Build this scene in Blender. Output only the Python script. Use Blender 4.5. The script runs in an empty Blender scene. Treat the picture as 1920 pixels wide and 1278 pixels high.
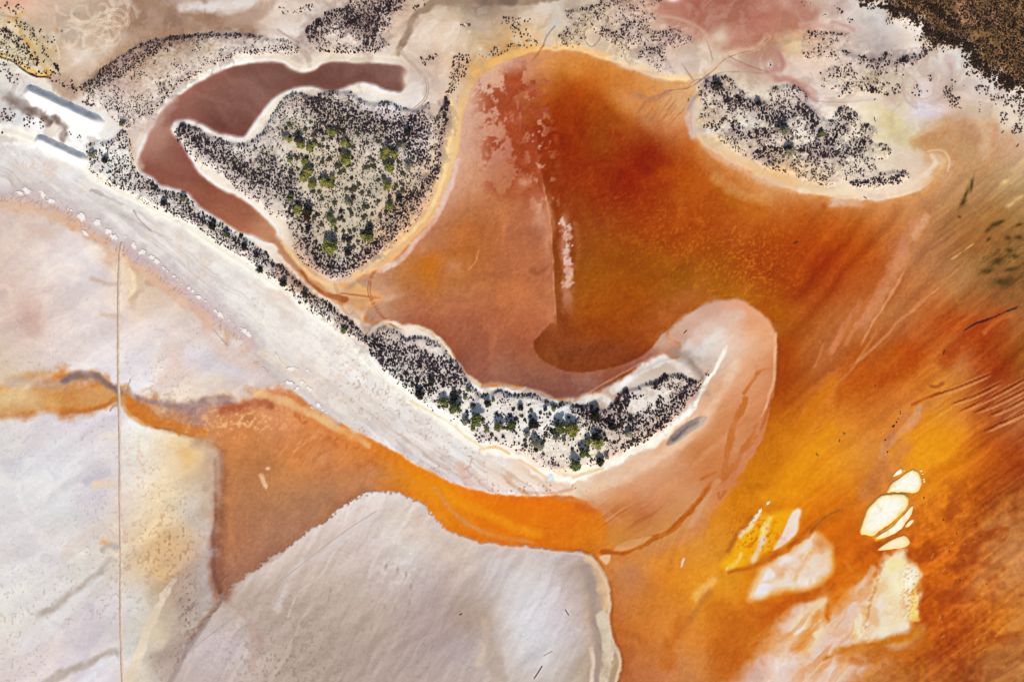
import bpy, bmesh, math, random
import numpy as np
from mathutils import Vector, Matrix

scene = bpy.context.scene
# ---------------------------------------------------------------- camera, sky, sun, exposure
cam_d = bpy.data.cameras.new('camera'); cam = bpy.data.objects.new('camera', cam_d); scene.collection.objects.link(cam)
cam_d.sensor_width = 36.0; cam_d.lens = 35.0; cam_d.clip_start = 1.0; cam_d.clip_end = 20000.0
cam.location = (0, 0, 560.0); cam.rotation_euler = (0, 0, 0)
scene.camera = cam
world = bpy.data.worlds.new('World'); scene.world = world; world.use_nodes = True
SUN_EL = math.radians(43); SUN_AZ = math.radians(4)
wn = world.node_tree; bg = wn.nodes['Background']
sky = wn.nodes.new('ShaderNodeTexSky'); sky.sky_type = 'NISHITA'; sky.sun_disc = False
sky.sun_elevation = SUN_EL; sky.sun_rotation = math.pi - SUN_AZ; sky.air_density = 1.0; sky.dust_density = 1.2
wn.links.new(sky.outputs[0], bg.inputs[0]); bg.inputs[1].default_value = 0.10
sun_d = bpy.data.lights.new('sun', 'SUN'); sun_d.energy = 3.6; sun_d.angle = math.radians(0.5); sun_d.color = (1.0, 0.93, 0.84)
sun = bpy.data.objects.new('sun', sun_d); scene.collection.objects.link(sun)
sun.rotation_euler = (math.pi / 2 - SUN_EL, 0, SUN_AZ)
scene.view_settings.view_transform = 'Standard'; scene.view_settings.look = 'None'
scene.view_settings.exposure = 0.27; scene.view_settings.gamma = 1.0; scene.view_settings.use_curve_mapping = False
GAIN = np.array([1.245, 1.248, 1.305])          # how bright a flat white sheet renders, used to turn seen colours into albedo
random.seed(5)

# ---------------------------------------------------------------- ground colour and relief (numpy)
# every place is given in survey units u (1 u = 0.3 m), x to the east, y to the south
U = 0.3
def axis(lo, hi, step, m=112, ms=4.0):
    a = list(np.arange(lo, hi + step, step))
    l = [lo - ms * (i + 1) for i in range(int(m / ms))]
    r = [a[-1] + ms * (i + 1) for i in range(int(m / ms))]
    d = 8.0; L = [l[-1]]; R = [r[-1]]
    while L[-1] > -14000:
        L.append(L[-1] - d); R.append(R[-1] + d); d *= 1.33
    return np.array(L[1:][::-1] + l[::-1] + a + r + R[1:])
STEP = 1.75
xs = axis(0, 1920, STEP); ys = axis(0, 1278, STEP)
W = len(xs); H = len(ys)
X, Y = np.meshgrid(xs, ys)
rng = np.random.default_rng(7)
LAT = [rng.random((257, 257)).astype(np.float32) * 2 - 1 for _ in range(12)]
def vn(x, y, s):
    L = LAT[s % 12]
    ix = np.floor(x); iy = np.floor(y); fx = (x - ix).astype(np.float32); fy = (y - iy).astype(np.float32)
    ix = ix.astype(np.int64) & 255; iy = iy.astype(np.int64) & 255
    fx = fx * fx * (3 - 2 * fx); fy = fy * fy * (3 - 2 * fy)
    a = L[iy, ix]; b = L[iy, ix + 1]; c = L[iy + 1, ix]; d = L[iy + 1, ix + 1]
    return (a + (b - a) * fx) * (1 - fy) + (c + (d - c) * fx) * fy
def fbm(x, y, scale, octv=4, s=0, gain=0.5):
    t = 0; amp = 1.0; n = 0
    for o in range(octv):
        t = t + amp * vn(x / scale + 13.7 * o + s * 5.3, y / scale + 7.9 * o + s * 3.1, s + o)
        n += amp; amp *= gain; scale *= 0.5
    return t / n * 1.6
def rotn(ang, lx, ly, octv=3, s=0, wx=0, wy=0):
    c, si = math.cos(math.radians(ang)), math.sin(math.radians(ang))
    u = (X + wx) * c + (Y + wy) * si; v = -(X + wx) * si + (Y + wy) * c
    return fbm(u / lx * 10, v / ly * 10, 10, octv, s)
N3 = fbm(X, Y, 5, 2, 1); N12 = fbm(X, Y, 14, 3, 2); N40 = fbm(X, Y, 44, 4, 3); N120 = fbm(X, Y, 130, 4, 5)
NB = fbm(X, Y, 22, 3, 9, .6); FX = fbm(X, Y, 26, 3, 4, .6) * 5; FY = fbm(X, Y, 26, 3, 6, .6) * 5
WX = N40 * 6; WY = fbm(X, Y, 44, 3, 8) * 6
# coarse helper grid
CS = 3
ci = np.append(np.arange(0, H - 1, CS), H - 1); cj = np.append(np.arange(0, W - 1, CS), W - 1)
cX = X[np.ix_(ci, cj)]; cY = Y[np.ix_(ci, cj)]
ri = np.clip(np.arange(H) // CS, 0, len(ci) - 2); rf = ((np.arange(H) - ci[ri]) / (ci[ri + 1] - ci[ri]))[:, None]
rj = np.clip(np.arange(W) // CS, 0, len(cj) - 2); rg = ((np.arange(W) - cj[rj]) / (cj[rj + 1] - cj[rj]))[None, :]
def up(A):
    B = A[ri] * (1 - rf) + A[ri + 1] * rf
    return B[:, rj] * (1 - rg) + B[:, rj + 1] * rg
def P(s):
    v = [float(t) for t in s.replace(',', ' ').split()]
    return np.array(v).reshape(-1, 2)
def smooth(p, closed=True, n=4):
    out = []; m = len(p)
    for i in range(m if closed else m - 1):
        if closed: a, b, c, d = p[i - 1], p[i], p[(i + 1) % m], p[(i + 2) % m]
        else: a, b, c, d = p[max(i - 1, 0)], p[i], p[i + 1], p[min(i + 2, m - 1)]
        for k in range(n):
            t = k / n
            out.append(0.5 * ((2 * b) + (c - a) * t + (2 * a - 5 * b + 4 * c - d) * t * t + (3 * b - a - 3 * c + d) * t ** 3))
    if not closed: out.append(p[-1])
    return np.array(out)
def seg_dist(x, y, pts, closed, par=False):
    best = np.full(x.shape, 1e12); inside = np.zeros(x.shape, bool); tt = np.zeros(x.shape) if par else None
    m = len(pts); K = m if closed else m - 1
    for i in range(K):
        ax, ay = pts[i]; bx, by = pts[(i + 1) % m]
        dx, dy = bx - ax, by - ay; L2 = dx * dx + dy * dy + 1e-9
        t = np.clip(((x - ax) * dx + (y - ay) * dy) / L2, 0, 1)
        d = (x - ax - t * dx) ** 2 + (y - ay - t * dy) ** 2
        if par:
            w = d < best; tt[w] = ((i + t) / K)[w]
        best = np.minimum(best, d)
        if closed and ay != by:
            inside ^= ((ay > y) != (by > y)) & (x < (bx - ax) * (y - ay) / (by - ay) + ax)
    best = np.sqrt(best)
    if closed: best = np.where(inside, -best, best)
    return (best, tt) if par else best
def poly_sd(p, x, y, n=4):
    return seg_dist(x, y, smooth(p, True, n), True)
def window(p, pad):
    x0, y0 = p.min(0) - pad; x1, y1 = p.max(0) + pad
    j0, j1 = np.searchsorted(xs, [x0, x1]); i0, i1 = np.searchsorted(ys, [y0, y1])
    return slice(max(i0 - 1, 0), i1 + 1), slice(max(j0 - 1, 0), j1 + 1)
def big_sd(p, n=4):
    return up(poly_sd(p, cX, cY, n))
def sstep(a, b, v):
    t = np.clip((v - a) / (b - a), 0, 1); return t * t * (3 - 2 * t)
def msk(sd, soft=3, nz=0, noise=None):
    if nz: sd = sd + nz * (N12 if noise is None else noise)
    return 1 - sstep(-soft, soft, sd)
XC = np.clip(cX, -30, 1950) ; YC = np.clip(cY, -30, 1308)
cWX = WX[np.ix_(ci, cj)]; cWY = WY[np.ix_(ci, cj)]
def field(txt, e=14.0, wob=1.5, mul=1.0):
    v = [float(t) for t in txt.replace(',', ' ').replace(';', ' ').split()]
    a = np.array(v).reshape(-1, 5); p = a[:, :2]; c = a[:, 2:]
    mean = c.mean(0)
    k = lambda q: np.sqrt(q + e * e)
    D = k(((p[:, None] - p[None]) ** 2).sum(-1))
    Wt = np.linalg.solve(D - np.eye(len(p)) * 1.0, c - mean)
    out = np.zeros(cX.shape + (3,)) + mean
    x = XC + cWX * wob; y = YC + cWY * wob
    for i in range(len(p)):
        out += k((x - p[i, 0]) ** 2 + (y - p[i, 1]) ** 2)[..., None] * Wt[i]
    out = np.clip(out, c.min(0) - 6, c.max(0) + 6)
    return np.stack([up(out[..., q]) for q in range(3)], -1)
C = np.zeros((H, W, 3))
def lay(mask, col, op=1.0, win=None):
    global C
    m = (np.clip(mask, 0, 1) * op)[..., None]
    c = np.asarray(col, float)
    if win is None: C += (c - C) * m
    else: C[win] += (c - C[win]) * m
def path_dist(x, y, pts, win, pad):
    best = np.full(x.shape, 1e8); tt = np.zeros(x.shape); K = len(pts) - 1
    wx_ = xs[win[1]]; wy_ = ys[win[0]]
    for i in range(K):
        (ax, ay), (bx, by) = pts[i], pts[i + 1]
        j0, j1 = np.searchsorted(wx_, [min(ax, bx) - pad, max(ax, bx) + pad]); i0, i1 = np.searchsorted(wy_, [min(ay, by) - pad, max(ay, by) + pad])
        if j1 <= j0 or i1 <= i0: continue
        sl = (slice(i0, i1), slice(j0, j1)); xx = x[sl]; yy = y[sl]; dx, dy = bx - ax, by - ay
        t = np.clip(((xx - ax) * dx + (yy - ay) * dy) / (dx * dx + dy * dy + 1e-9), 0, 1)
        d = (xx - ax - t * dx) ** 2 + (yy - ay - t * dy) ** 2; w = d < best[sl]
        best[sl] = np.where(w, d, best[sl]); tt[sl] = np.where(w, (i + t) / K, tt[sl])
    return np.sqrt(best), tt
def stroke(s, w, soft, col, op=1.0, nz=0.0, taper=0, n=4, noise=None, mode=None):
    """a band along a path; w in u (half width), w2 when tapering"""
    p = s if isinstance(s, np.ndarray) else P(s)
    q = smooth(p, False, n); op = min(op * 1.25, .97)
    wmax = max(w) if isinstance(w, (tuple, list)) else w
    win = window(p, wmax + soft + abs(nz) * 1.6 + 2)
    k = min(1.0, .12 + wmax / 9.0) if wmax >= .9 else 0.0
    x = X[win] + FX[win] * k; y = Y[win] + FY[win] * k
    if x.size == 0: return
    d, t = path_dist(x, y, q, win, wmax + soft + abs(nz) * 1.8 + 14)
    ww = (w[0] + (w[1] - w[0]) * t) if isinstance(w, (tuple, list)) else w
    if nz: d = d + nz * (N12 if noise is None else noise)[win]
    m = 1 - sstep(ww - soft * 0.5, ww + soft, d)
    if wmax >= 1.5: m = m * np.clip(.88 + .35 * NB[win], .4, 1)
    if taper: m = m * np.clip(np.minimum(t, 1 - t) / taper, 0, 1)
    if mode == 'add': C[win] += m[..., None] * op * np.asarray(col, float)
    else: lay(m, col, op, win)
def blob(x, y, rx, ry, ang, col, op=1.0, pw=1.0, nz=0.0):
    r = max(rx, ry) * 2.6; win = window(np.array([[x, y]]), r)
    c, s = math.cos(math.radians(ang)), math.sin(math.radians(ang))
    dx = X[win] - x + WX[win] * nz; dy = Y[win] - y + WY[win] * nz
    u = (dx * c + dy * s) / rx; v = (-dx * s + dy * c) / ry
    lay(np.exp(-((u * u + v * v) ** pw)), col, op, win)
def patch(s, soft, col, op=1.0, nz=0.0, noise=None, n=4):
    p = s if isinstance(s, np.ndarray) else P(s)
    win = window(p, soft + abs(nz) * 2 + 4)
    sd = poly_sd(p, X[win], Y[win], n)
    if nz: sd = sd + nz * (N12 if noise is None else noise)[win]
    m = 1 - sstep(-soft, soft, sd)
    lay(m, col if not (isinstance(col, np.ndarray) and col.ndim == 3) else col[win], op, win)
    return win, m

# ---- outlines
POND = P("""475 119 440 124 400 139 350 169 312 199 294 225 276 258 265 283 258 303 265 320 288 335 303 347 325 352 350 362 368 380 380 392
405 407 425 420 448 435 475 441 497 452 513 450 517 436 510 422 497 409 478 391 450 371 420 357 392 340 370 320 345 277 326 252 320 240 328 229 345 223 375 231
400 245 425 253 457 256 470 240 480 225 495 205 512 185 537 170 562 163 588 163 610 170 630 170 655 160 680 154 705 160 720 168 740 171 751 172 761 160 757 146 762 133 752 123 738 121 705 118 670 118 630 115 605 120 588 132 567 136 545 130 530 120 505 116""")
ISLE = P("""330 240 345 232 370 240 395 256 430 265 455 268 472 264 482 254 496 240 512 212 527 190 545 176 567 175 592 185 605 172 655 172 675 185 705 192 735 190 750 200 775 205
790 200 805 192 810 218 822 215 835 182 843 186 840 238 830 275 825 312 823 335 810 368 792 400 768 430 740 455 712 475 680 497 655 515 630 526 605 518 580 500 555 475 542 445 537 415
512 405 480 380 437 350 405 320 375 312 345 280 331 258""")
STRIP = P("""162 275 180 265 207 265 225 246 238 248 246 275 252 312 260 322 282 337 302 357 333 362 358 374 372 394 405 412 445 439 475 454 490 466 505 480 512 492 530 500 550 517 567 532 580 550 600 557
625 572 640 590 660 602 687 630 692 645 675 643 642 619 617 604 587 587 562 567 530 537 505 522 480 503 462 482 435 474 412 459 380 434 350 417 308 402 275 382 242 364 205 347 172 324 163 300""")
CRES = P("""680 636 697 627 717 610 742 617 762 632 785 630 822 642 842 662 865 690 880 712 905 740 935 730 960 739 997 739 1022 750 1042 757 1067 752 1085 762 1110 755 1132 767 1150 752 1167 732 1197 722
1235 710 1255 700 1277 700 1290 707 1310 712 1330 690 1333 692 1312 724 1292 749 1272 777 1242 804 1210 827 1185 839 1160 852 1130 867 1110 874 1080 886 1060 887 1037 886 1020 876 997 861 972 846 937 834 900 832
885 812 855 791 830 776 802 763 780 741 750 723 725 701 700 668""")
NBAND = P("""150 168 170 150 200 122 237 97 275 77 312 70 387 62 480 65 510 75 542 75 562 92 555 101 517 103 480 106 437 107 375 137 325 171 287 213 255 229 240 243 225 233 197 206 165 190""")
TOPB = P("""571 60 597 35 625 15 650 14 657 -30 765 -30 760 8 735 27 722 40 731 45 730 56 712 65 722 76 733 86 705 97 655 100 610 99 583 85""")
TOPM = P("""1060 22 1090 14 1120 8 1135 -20 1250 -20 1235 12 1212 22 1230 32 1222 45 1226 58 1267 52 1297 72 1297 82 1262 92 1250 110 1267 142 1235 136 1210 122 1195 104 1202 88 1178 92 1170 117 1155 102 1157 88 1132 76 1120 62 1100 60 1100 80 1080 90 1042 86 1047 67 1065 50""")
EAST = P("""1310 170 1322 150 1350 140 1370 147 1390 170 1410 185 1438 190 1445 166 1480 158 1512 172 1522 196 1535 218 1558 225 1570 202 1590 200 1610 215 1617 230 1640 237 1645 250 1642 268 1662 270 1670 290 1660 297 1642 302 1650 322 1690 320 1708 332 1690 343 1652 353 1600 353 1585 340 1570 348 1540 350 1510 338 1470 326
1440 318 1397 297 1372 282 1345 264 1322 242 1310 225 1315 207""")
NEST = P("""1507 60 1530 58 1565 60 1592 65 1590 82 1580 92 1600 100 1640 110 1660 102 1690 107 1737 95 1735 110 1702 125 1692 140 1665 135 1657 150 1662 175 1640 177 1612 170 1600 175 1567 187 1570 172 1547 165 1535 150 1537 137 1565 125 1560 112 1535 117 1507 107 1502 92""")
SCRUB = P("""1600 -40 1615 7 1655 10 1665 25 1660 37 1677 42 1705 42 1725 60 1725 77 1745 92 1790 92 1810 105 1815 125 1830 140 1865 150 1870 162 1902 172 1990 178 2150 180 2150 -160 1600 -160""")
NWVEG = P("""-30 22 25 30 50 42 70 62 84 90 96 110 112 130 100 145 62 136 30 118 -30 95""")
BASIN = P("""1002 97 985 103 950 115 920 130 893 155 880 180 868 220 862 270 850 320 836 362 815 405 785 440 755 470 730 495 700 510 668 522 690 545 720 560 690 575 680 590 700 605 722 602 745 610 770 606 800 620
828 642 848 668 872 700 905 722 940 720 980 727 1010 736 1040 748 1080 750 1105 742 1135 728 1172 706 1210 690 1252 672 1275 668 1274 642 1250 630 1262 612 1280 595 1310 575 1350 562 1382 560
1440 600 1460 640 1500 700 1640 640 1760 520 1790 400 1800 330 1772 322 1745 345 1700 368 1640 376 1560 372 1490 358 1430 335 1372 305 1330 280 1303 255 1296 225 1300 190 1303 150 1270 152 1235 147 1190 132 1150 117 1110 103 1060 94""")
LAND = P("""-400 375 -150 370 0 366 40 372 100 392 160 425 225 463 300 510 380 575 430 622 480 668 520 705 560 740 610 772 660 805 720 835 790 875 850 905 920 924 1000 930 1060 928 1100 940 1130 962 1142 988 1138 1012 1160 1032 1210 1038 1270 1024 1310 995 1340 960 1370 915
1400 870 1425 830 1440 780 1450 730 1456 670 1455 630 1442 600 1412 572 1382 560 1350 562 1310 575 1280 595 1262 612 1250 630 1274 642 1275 668 1252 672 1210 690 1172 706 1135 728 1105 742 1080 750
1040 748 1010 736 980 727 940 722 905 724 872 702 848 670 828 644 800 622 770 608 745 612 722 604 700 607 682 600 690 575 690 560 700 545 668 524 700 510 730 495 755 470 785 440 815 405 836 362 850 320 862 270 868 220 880 180
893 155 920 130 950 115 985 103 1002 97 1060 94 1110 103 1150 117 1190 132 1235 147 1270 152 1303 150 1300 190 1296 225 1303 255 1330 280 1372 305 1430 335 1490 358 1560 372 1640 376 1700 368 1745 345 1772 318
1778 298 1760 282 1735 285 1715 262 1745 245 1790 235 1830 225 1870 245 1930 262 2250 280 2700 285 3300 290 4200 300 6000 300 9000 300 14000 300 14000 -14000 -14000 -14000 -14000 400 -9000 400 -6000 400 -4200 395 -3000 390 -2000 385 -1300 380 -800 380""")
SLAB = P("""417 1118 450 1085 500 1052 545 1022 585 988 600 984 620 968 650 945 680 926 705 920 735 922 770 932 790 942 810 962 830 985 860 1003 900 1015 960 1022 1020 1028 1070 1033 1105 1040 1125 1062 1140 1095 1146 1130 1143 1160 1152 1200 1166 1240 1155 1300
1150 1500 150 1500 240 1380 312 1280 345 1215 385 1160 405 1138""")

# ---- lake bed and brine: broad colours of the stained ground
LK = """1780 330 182 136 96; 1850 300 190 144 100; 1900 280 206 168 132; 1900 340 186 152 108; 1880 400 164 116 62; 1910 460 148 102 50; 1830 450 164 104 50; 1800 400 172 120 68; 1700 440 182 112 62; 1700 470 186 118 72; 1760 400 178 122 74; 1740 480 178 116 70;
1620 430 180 86 14; 1500 420 180 78 6; 1560 500 168 60 2; 1640 490 178 82 18; 1720 520 190 120 66; 1800 530 174 118 66; 1900 540 150 96 46; 1860 510 152 104 52; 1500 560 160 64 3; 1440 500 166 68 4; 1460 590 174 88 4;
1600 600 184 108 50; 1550 640 182 104 48; 1680 600 188 116 60; 1780 610 180 78 16; 1850 630 162 62 8; 1910 620 164 92 40; 1480 660 166 72 4; 1470 720 168 74 2; 1540 690 186 104 44; 1610 710 180 80 6; 1700 660 176 70 4; 1790 680 190 112 52;
1760 710 206 126 40; 1880 690 160 60 6; 1910 660 146 76 14; 1850 750 168 76 24; 1900 770 176 98 52; 1700 770 206 126 48; 1600 790 206 122 32; 1520 790 204 118 16; 1450 850 196 112 6; 1560 870 220 136 16; 1650 850 206 128 52; 1660 900 208 130 50;
1770 820 226 142 14; 1720 840 226 142 16; 1800 790 218 136 40; 1860 820 186 88 18; 1905 860 158 58 8; 1780 900 214 120 10; 1840 930 170 74 8; 1910 960 166 92 36; 1480 930 218 130 2; 1560 930 206 112 4; 1430 900 200 116 4; 1400 960 200 116 4;
1340 960 206 124 20; 1300 1000 208 134 52; 1250 1080 206 120 24; 1180 1080 192 124 74; 1200 1180 190 106 36; 1280 1160 206 124 40; 1240 1260 186 108 62; 1320 1110 218 140 28; 1350 1220 190 96 14; 1300 1250 198 124 62; 1560 1150 200 102 8;
1600 1000 204 98 2; 1590 1080 206 106 4; 1740 1050 194 90 2; 1800 1040 182 84 12; 1860 1050 192 114 52; 1910 1040 188 118 66; 1800 1130 178 78 10; 1780 1210 168 68 6; 1880 1160 194 106 24; 1900 1250 168 98 46; 1840 1260 162 82 30; 1700 1230 174 84 12;
1640 1265 188 114 54; 1480 1000 200 108 2; 1380 1090 212 134 20; 1420 1150 190 96 10; 1480 1140 196 98 8;
240 745 204 126 54; 290 790 200 130 66; 340 800 196 134 90; 400 790 200 140 98; 450 820 208 136 78; 430 760 194 128 88; 350 765 170 138 128; 520 800 208 140 92; 480 870 186 122 72; 550 860 202 128 68; 620 850 204 130 72; 700 860 206 126 52; 780 890 226 138 22; 850 925 230 134 6;
920 960 228 124 2; 1000 970 222 118 2; 1080 965 218 114 10; 1110 1005 214 124 18; 440 940 184 124 80; 520 940 177 123 84; 600 930 178 124 86; 540 1000 174 124 94; 440 1020 176 118 82; 430 1075 168 116 90; 700 895 194 128 78; 640 900 192 130 84;
400 720 196 160 140"""
C[:] = field(LK) + (sstep(760, 860, Y) * sstep(1130, 1240, X))[..., None] * np.array([6., 8, 3])
# SW flats
SWF = """20 420 222 200 188; 60 460 230 212 202; 150 440 230 218 212; 100 550 230 212 202; 50 590 212 182 168; 20 640 220 198 184; 150 620 230 214 206; 190 520 226 212 208; 200 680 230 218 216; 20 690 214 190 166; 90 670 226 206 196; 150 690 228 212 206;
240 500 240 216 186; 255 560 232 206 184; 290 520 214 186 160; 300 600 230 212 202; 350 620 230 212 202; 280 700 234 224 220; 330 690 230 208 198; 380 680 220 210 210; 440 700 214 204 208; 420 720 228 202 176; 480 740 220 196 180; 380 610 226 204 190; 440 650 222 206 196;
60 850 220 214 220; 150 830 220 210 214; 100 950 228 224 226; 190 950 218 204 208; 50 1050 224 216 218; 150 1080 218 208 202; 30 1150 226 218 212; 190 1150 216 202 206; 60 1250 226 208 206; 200 1260 222 214 220; 20 800 224 214 212; 200 800 220 206 208; 120 880 226 222 226;
260 820 238 230 218; 300 850 238 218 192; 350 850 230 196 152; 375 880 208 178 148; 260 900 240 226 212; 300 930 236 212 178; 280 1000 234 204 166; 330 1020 216 174 132; 360 960 212 194 180; 380 1050 196 174 166; 300 1080 210 174 134; 250 1130 220 212 208; 330 1100 196 172 152;
300 1180 214 196 172; 350 1180 178 158 148; 300 1240 184 164 152; 390 1120 186 170 164; 270 1260 214 200 186; 250 1200 214 206 198"""
SWP = P("""-400 340 0 366 40 372 100 392 160 425 225 463 300 510 380 575 430 622 480 668 522 708 545 726 500 730 460 752 420 752 370 758 330 756 290 750 255 742 232 733 222 736 205 728 180 710 150 700 120 700 60 712 0 735 -400 740""")
SWQ = P("""-400 782 0 780 50 778 90 772 120 778 160 772 195 760 215 750 226 754 240 770 260 788 290 800 330 808 370 826 400 836 412 850 408 900 402 960 402 1020 400 1070 404 1100 418 1116 400 1140 370 1180 345 1220 312 1290 150 1500 -400 1500""")
fs = field(SWF) + np.array([2., 4, 6]) + sstep(740, 860, Y)[..., None] * np.array([-2., -2, -6])
sdP = big_sd(SWP); sdQ = big_sd(SWQ)
sf = 7 + 18 * sstep(235, 195, X) + 13 * sstep(228, 260, X) * sstep(540, 460, X)
lay(1 - sstep(-sf, sf, sdP + N12 * 5 + NB * sf * .7), fs); sf = 6 + 8 * sstep(235, 195, X) + 9 * sstep(840, 900, Y) * sstep(370, 395, X) + 3 * sstep(228, 300, X)
lay(1 - sstep(-sf, sf, sdQ + N12 * 3 + NB * sf * .5), fs)
# the river west of the bank
for t in ("0 760 30 756 60 752", "60 752 110 748 150 745 200 742 222 741"):
    stroke(t, 18, 10, (206, 160, 104), 0.9, 4)
blob(120, 745, 60, 16, 6, (202, 140, 74), 0.9); blob(185, 742, 38, 14, 4, (204, 150, 92), 0.9); blob(25, 748, 55, 24, 0, (216, 186, 140), 0.9, 1, 1.5); blob(62, 705, 42, 10, -8, (206, 160, 112), 0.8)
stroke("20 720 60 716 110 722 140 712", 6, 10, (196, 176, 160), 0.5)
stroke("120 716 150 702 175 704 205 722 224 736", (4, 5), 7, (148, 120, 112), 0.75, 1); blob(155, 706, 22, 8, 12, (150, 120, 110), .7)
stroke("115 772 150 770 190 762 216 748", 3, 4, (196, 128, 66), 0.8)
# ---- basin
BS = """1050 130 200 124 48; 1150 145 204 124 46; 1000 115 206 140 96; 1080 170 178 76 8; 1040 200 158 60 4; 1120 220 166 72 6; 1200 195 202 124 52; 1280 165 214 166 116; 1250 225 206 138 84; 1330 270 208 134 64; 1150 270 150 64 8; 1050 270 150 48 2; 1220 280 152 48 2; 1300 310 178 80 8;
1385 330 196 114 42; 1180 340 147 36 0; 1100 340 150 50 2; 1050 350 146 56 8; 1270 360 176 78 8; 1350 365 178 82 12; 1420 380 192 108 30; 1220 420 166 66 5; 1130 420 150 66 10; 1050 430 152 70 22; 1300 450 172 74 6; 1380 450 176 80 12; 1100 500 156 82 10; 1200 480 160 80 5; 1280 520 156 86 6;
1350 520 166 88 6; 1420 500 164 64 3; 1055 560 154 80 28; 1120 570 166 80 3; 1200 560 166 80 2; 1300 552 178 100 34; 1400 555 182 104 16; 1100 610 150 66 8; 1180 610 156 70 8; 1250 590 174 92 32; 1330 240 214 160 110; 1470 345 210 150 90; 1440 345 210 146 84; 1560 385 206 138 74; 1640 392 196 118 56; 1540 400 190 96 22; 1480 420 180 80 8;
1560 500 168 60 2; 1640 440 178 84 14; 1700 400 198 136 86; 1760 360 190 138 92; 1500 560 160 64 3; 1640 490 178 82 18; 1720 520 190 120 66; 1460 620 172 84 4; 1600 600 184 108 50; 1550 640 182 104 48"""
BW = """900 170 210 162 132; 920 145 212 160 120; 885 230 208 158 126; 880 300 208 152 114; 930 220 200 130 96; 960 160 196 118 84; 950 300 196 120 84; 870 340 200 138 96; 930 360 190 116 66; 1010 300 176 84 44; 1000 240 164 70 30; 870 420 186 110 54; 950 420 194 116 66; 1010 420 180 106 66; 800 480 194 120 62; 840 440 190 118 66; 860 470 190 112 44; 800 500 194 112 32; 930 500 188 110 58; 1000 520 192 114 64;
850 540 190 118 66; 950 560 188 108 58; 1000 590 192 112 64; 740 540 196 136 90; 720 580 190 140 104; 760 590 182 116 78; 800 600 182 108 68; 880 620 176 102 64; 950 650 172 98 62; 850 660 166 98 64; 900 690 162 98 70; 970 690 160 98 68; 1060 720 150 92 68; 1150 700 160 90 54; 960 715 160 106 80; 1000 640 180 100 58; 1240 640 190 150 120; 1190 680 170 108 78; 1110 718 162 108 84; 1245 655 192 142 112; 1225 665 180 122 92"""
fb = field(BS) - np.array([3., 2, 0]); fw = field(BW) - np.array([6., 3, -3])
line = up(cX - np.interp(cY, [90, 140, 200, 260, 320, 380, 440, 500, 560, 600, 620, 646, 664, 800], [958, 968, 984, 1000, 1014, 1026, 1034, 1037, 1041, 1042, 1030, 1004, 1330, 1420]))
sdB = big_sd(BASIN, 2)
upper = sstep(330, 250, Y)
nd = line + N12 * (1.5 + 26 * upper) + N40 * 30 * upper
ybot = np.interp(X, [990, 1000, 1010, 1030, 1060, 1090, 1130, 1170, 1203, 1222, 1240, 1262, 1290], [640, 650, 668, 682, 694, 698, 692, 682, 667, 652, 628, 612, 600])
nd = np.where((Y > 604) & (X > 985), np.minimum((X - 1001) * 1.0 + np.clip(640 - Y, 0, 40) * -.9, ybot - Y) + N12 * 1.0, nd)
mE = sstep(-3, 3, nd)
fB = fw + (fb - fw) * mE[..., None]
mB = msk(sdB, 4, 2)
fadeE = sstep(1440, 1560, X + (Y - 330) * 0.25)
lay(mB * (1 - fadeE), fB)
# blotches of red scum west of the line
scum = sstep(0.08, 0.45, fbm(X + WX, Y + WY, 26, 5, 6, 0.72) + 0.9 * np.exp(-((X - 985 - (Y - 240) * .12) / 42) ** 2) + 0.06) * sstep(118, 150, Y) * sstep(395, 330, Y) * np.exp(-((X - 960 - (Y - 240) * .12) / 62) ** 4) * (1 - mE)
lay(scum, (162, 68, 30), 0.85)
sc2 = sstep(0.25, 0.5, fbm(X, Y, 12, 3, 9, 0.6)) * np.exp(-((X - 1012 - (Y - 300) * .1) / 26) ** 2) * sstep(150, 200, Y) * sstep(440, 380, Y)
lay(sc2, (216, 158, 130), 0.6)
for x, y, rx, ry, c in ((1010, 405, 14, 30, (212, 158, 128)), (1030, 400, 5, 26, (206, 150, 120)), (980, 345, 16, 14, (214, 166, 138)), (1024, 450, 8, 40, (204, 142, 104))): blob(x, y, rx, ry, -4, c, .6, 1, 1.2)
stroke("1018 345 1026 380 1033 430 1036 490 1040 560 1042 608", .9, 1.6, (206, 140, 96), .5, .6)
patch("992 504 1002 500 1010 507 1028 498 1020 512 1000 516", 4, (162, 92, 52), .6)
blob(850, 500, 16, 14, 0, (198, 138, 104), .5); blob(800, 495, 28, 16, -30, (196, 112, 24), .6, 1, 1); blob(870, 440, 30, 22, -40, (190, 108, 44), .5)
stroke("790 430 830 425 870 400 880 360", 1.4, 3, (170, 108, 66), .35)
stroke("878 506 892 490 897 470", .8, 1.5, (216, 150, 100), .5)
# ridged salt bar
stroke("1066 392 1060 420 1058 460 1064 500 1064 540 1060 590", (5, 9), 9, (184, 118, 84), .75, 2, .15)
stroke("1058 415 1064 440 1066 480 1066 530", (3, 8), 2, (206, 154, 126), .65, 7, 0, 4, N3 * .8 + N12 * .5)
stroke("1056 410 1062 440 1064 480 1065 530", (2, 5), 1.5, (226, 190, 170), .4, 7, 0, 4, N3)
stroke("1078 420 1084 460 1080 500", 3, 8, (176, 106, 66), .5, 2)
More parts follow.
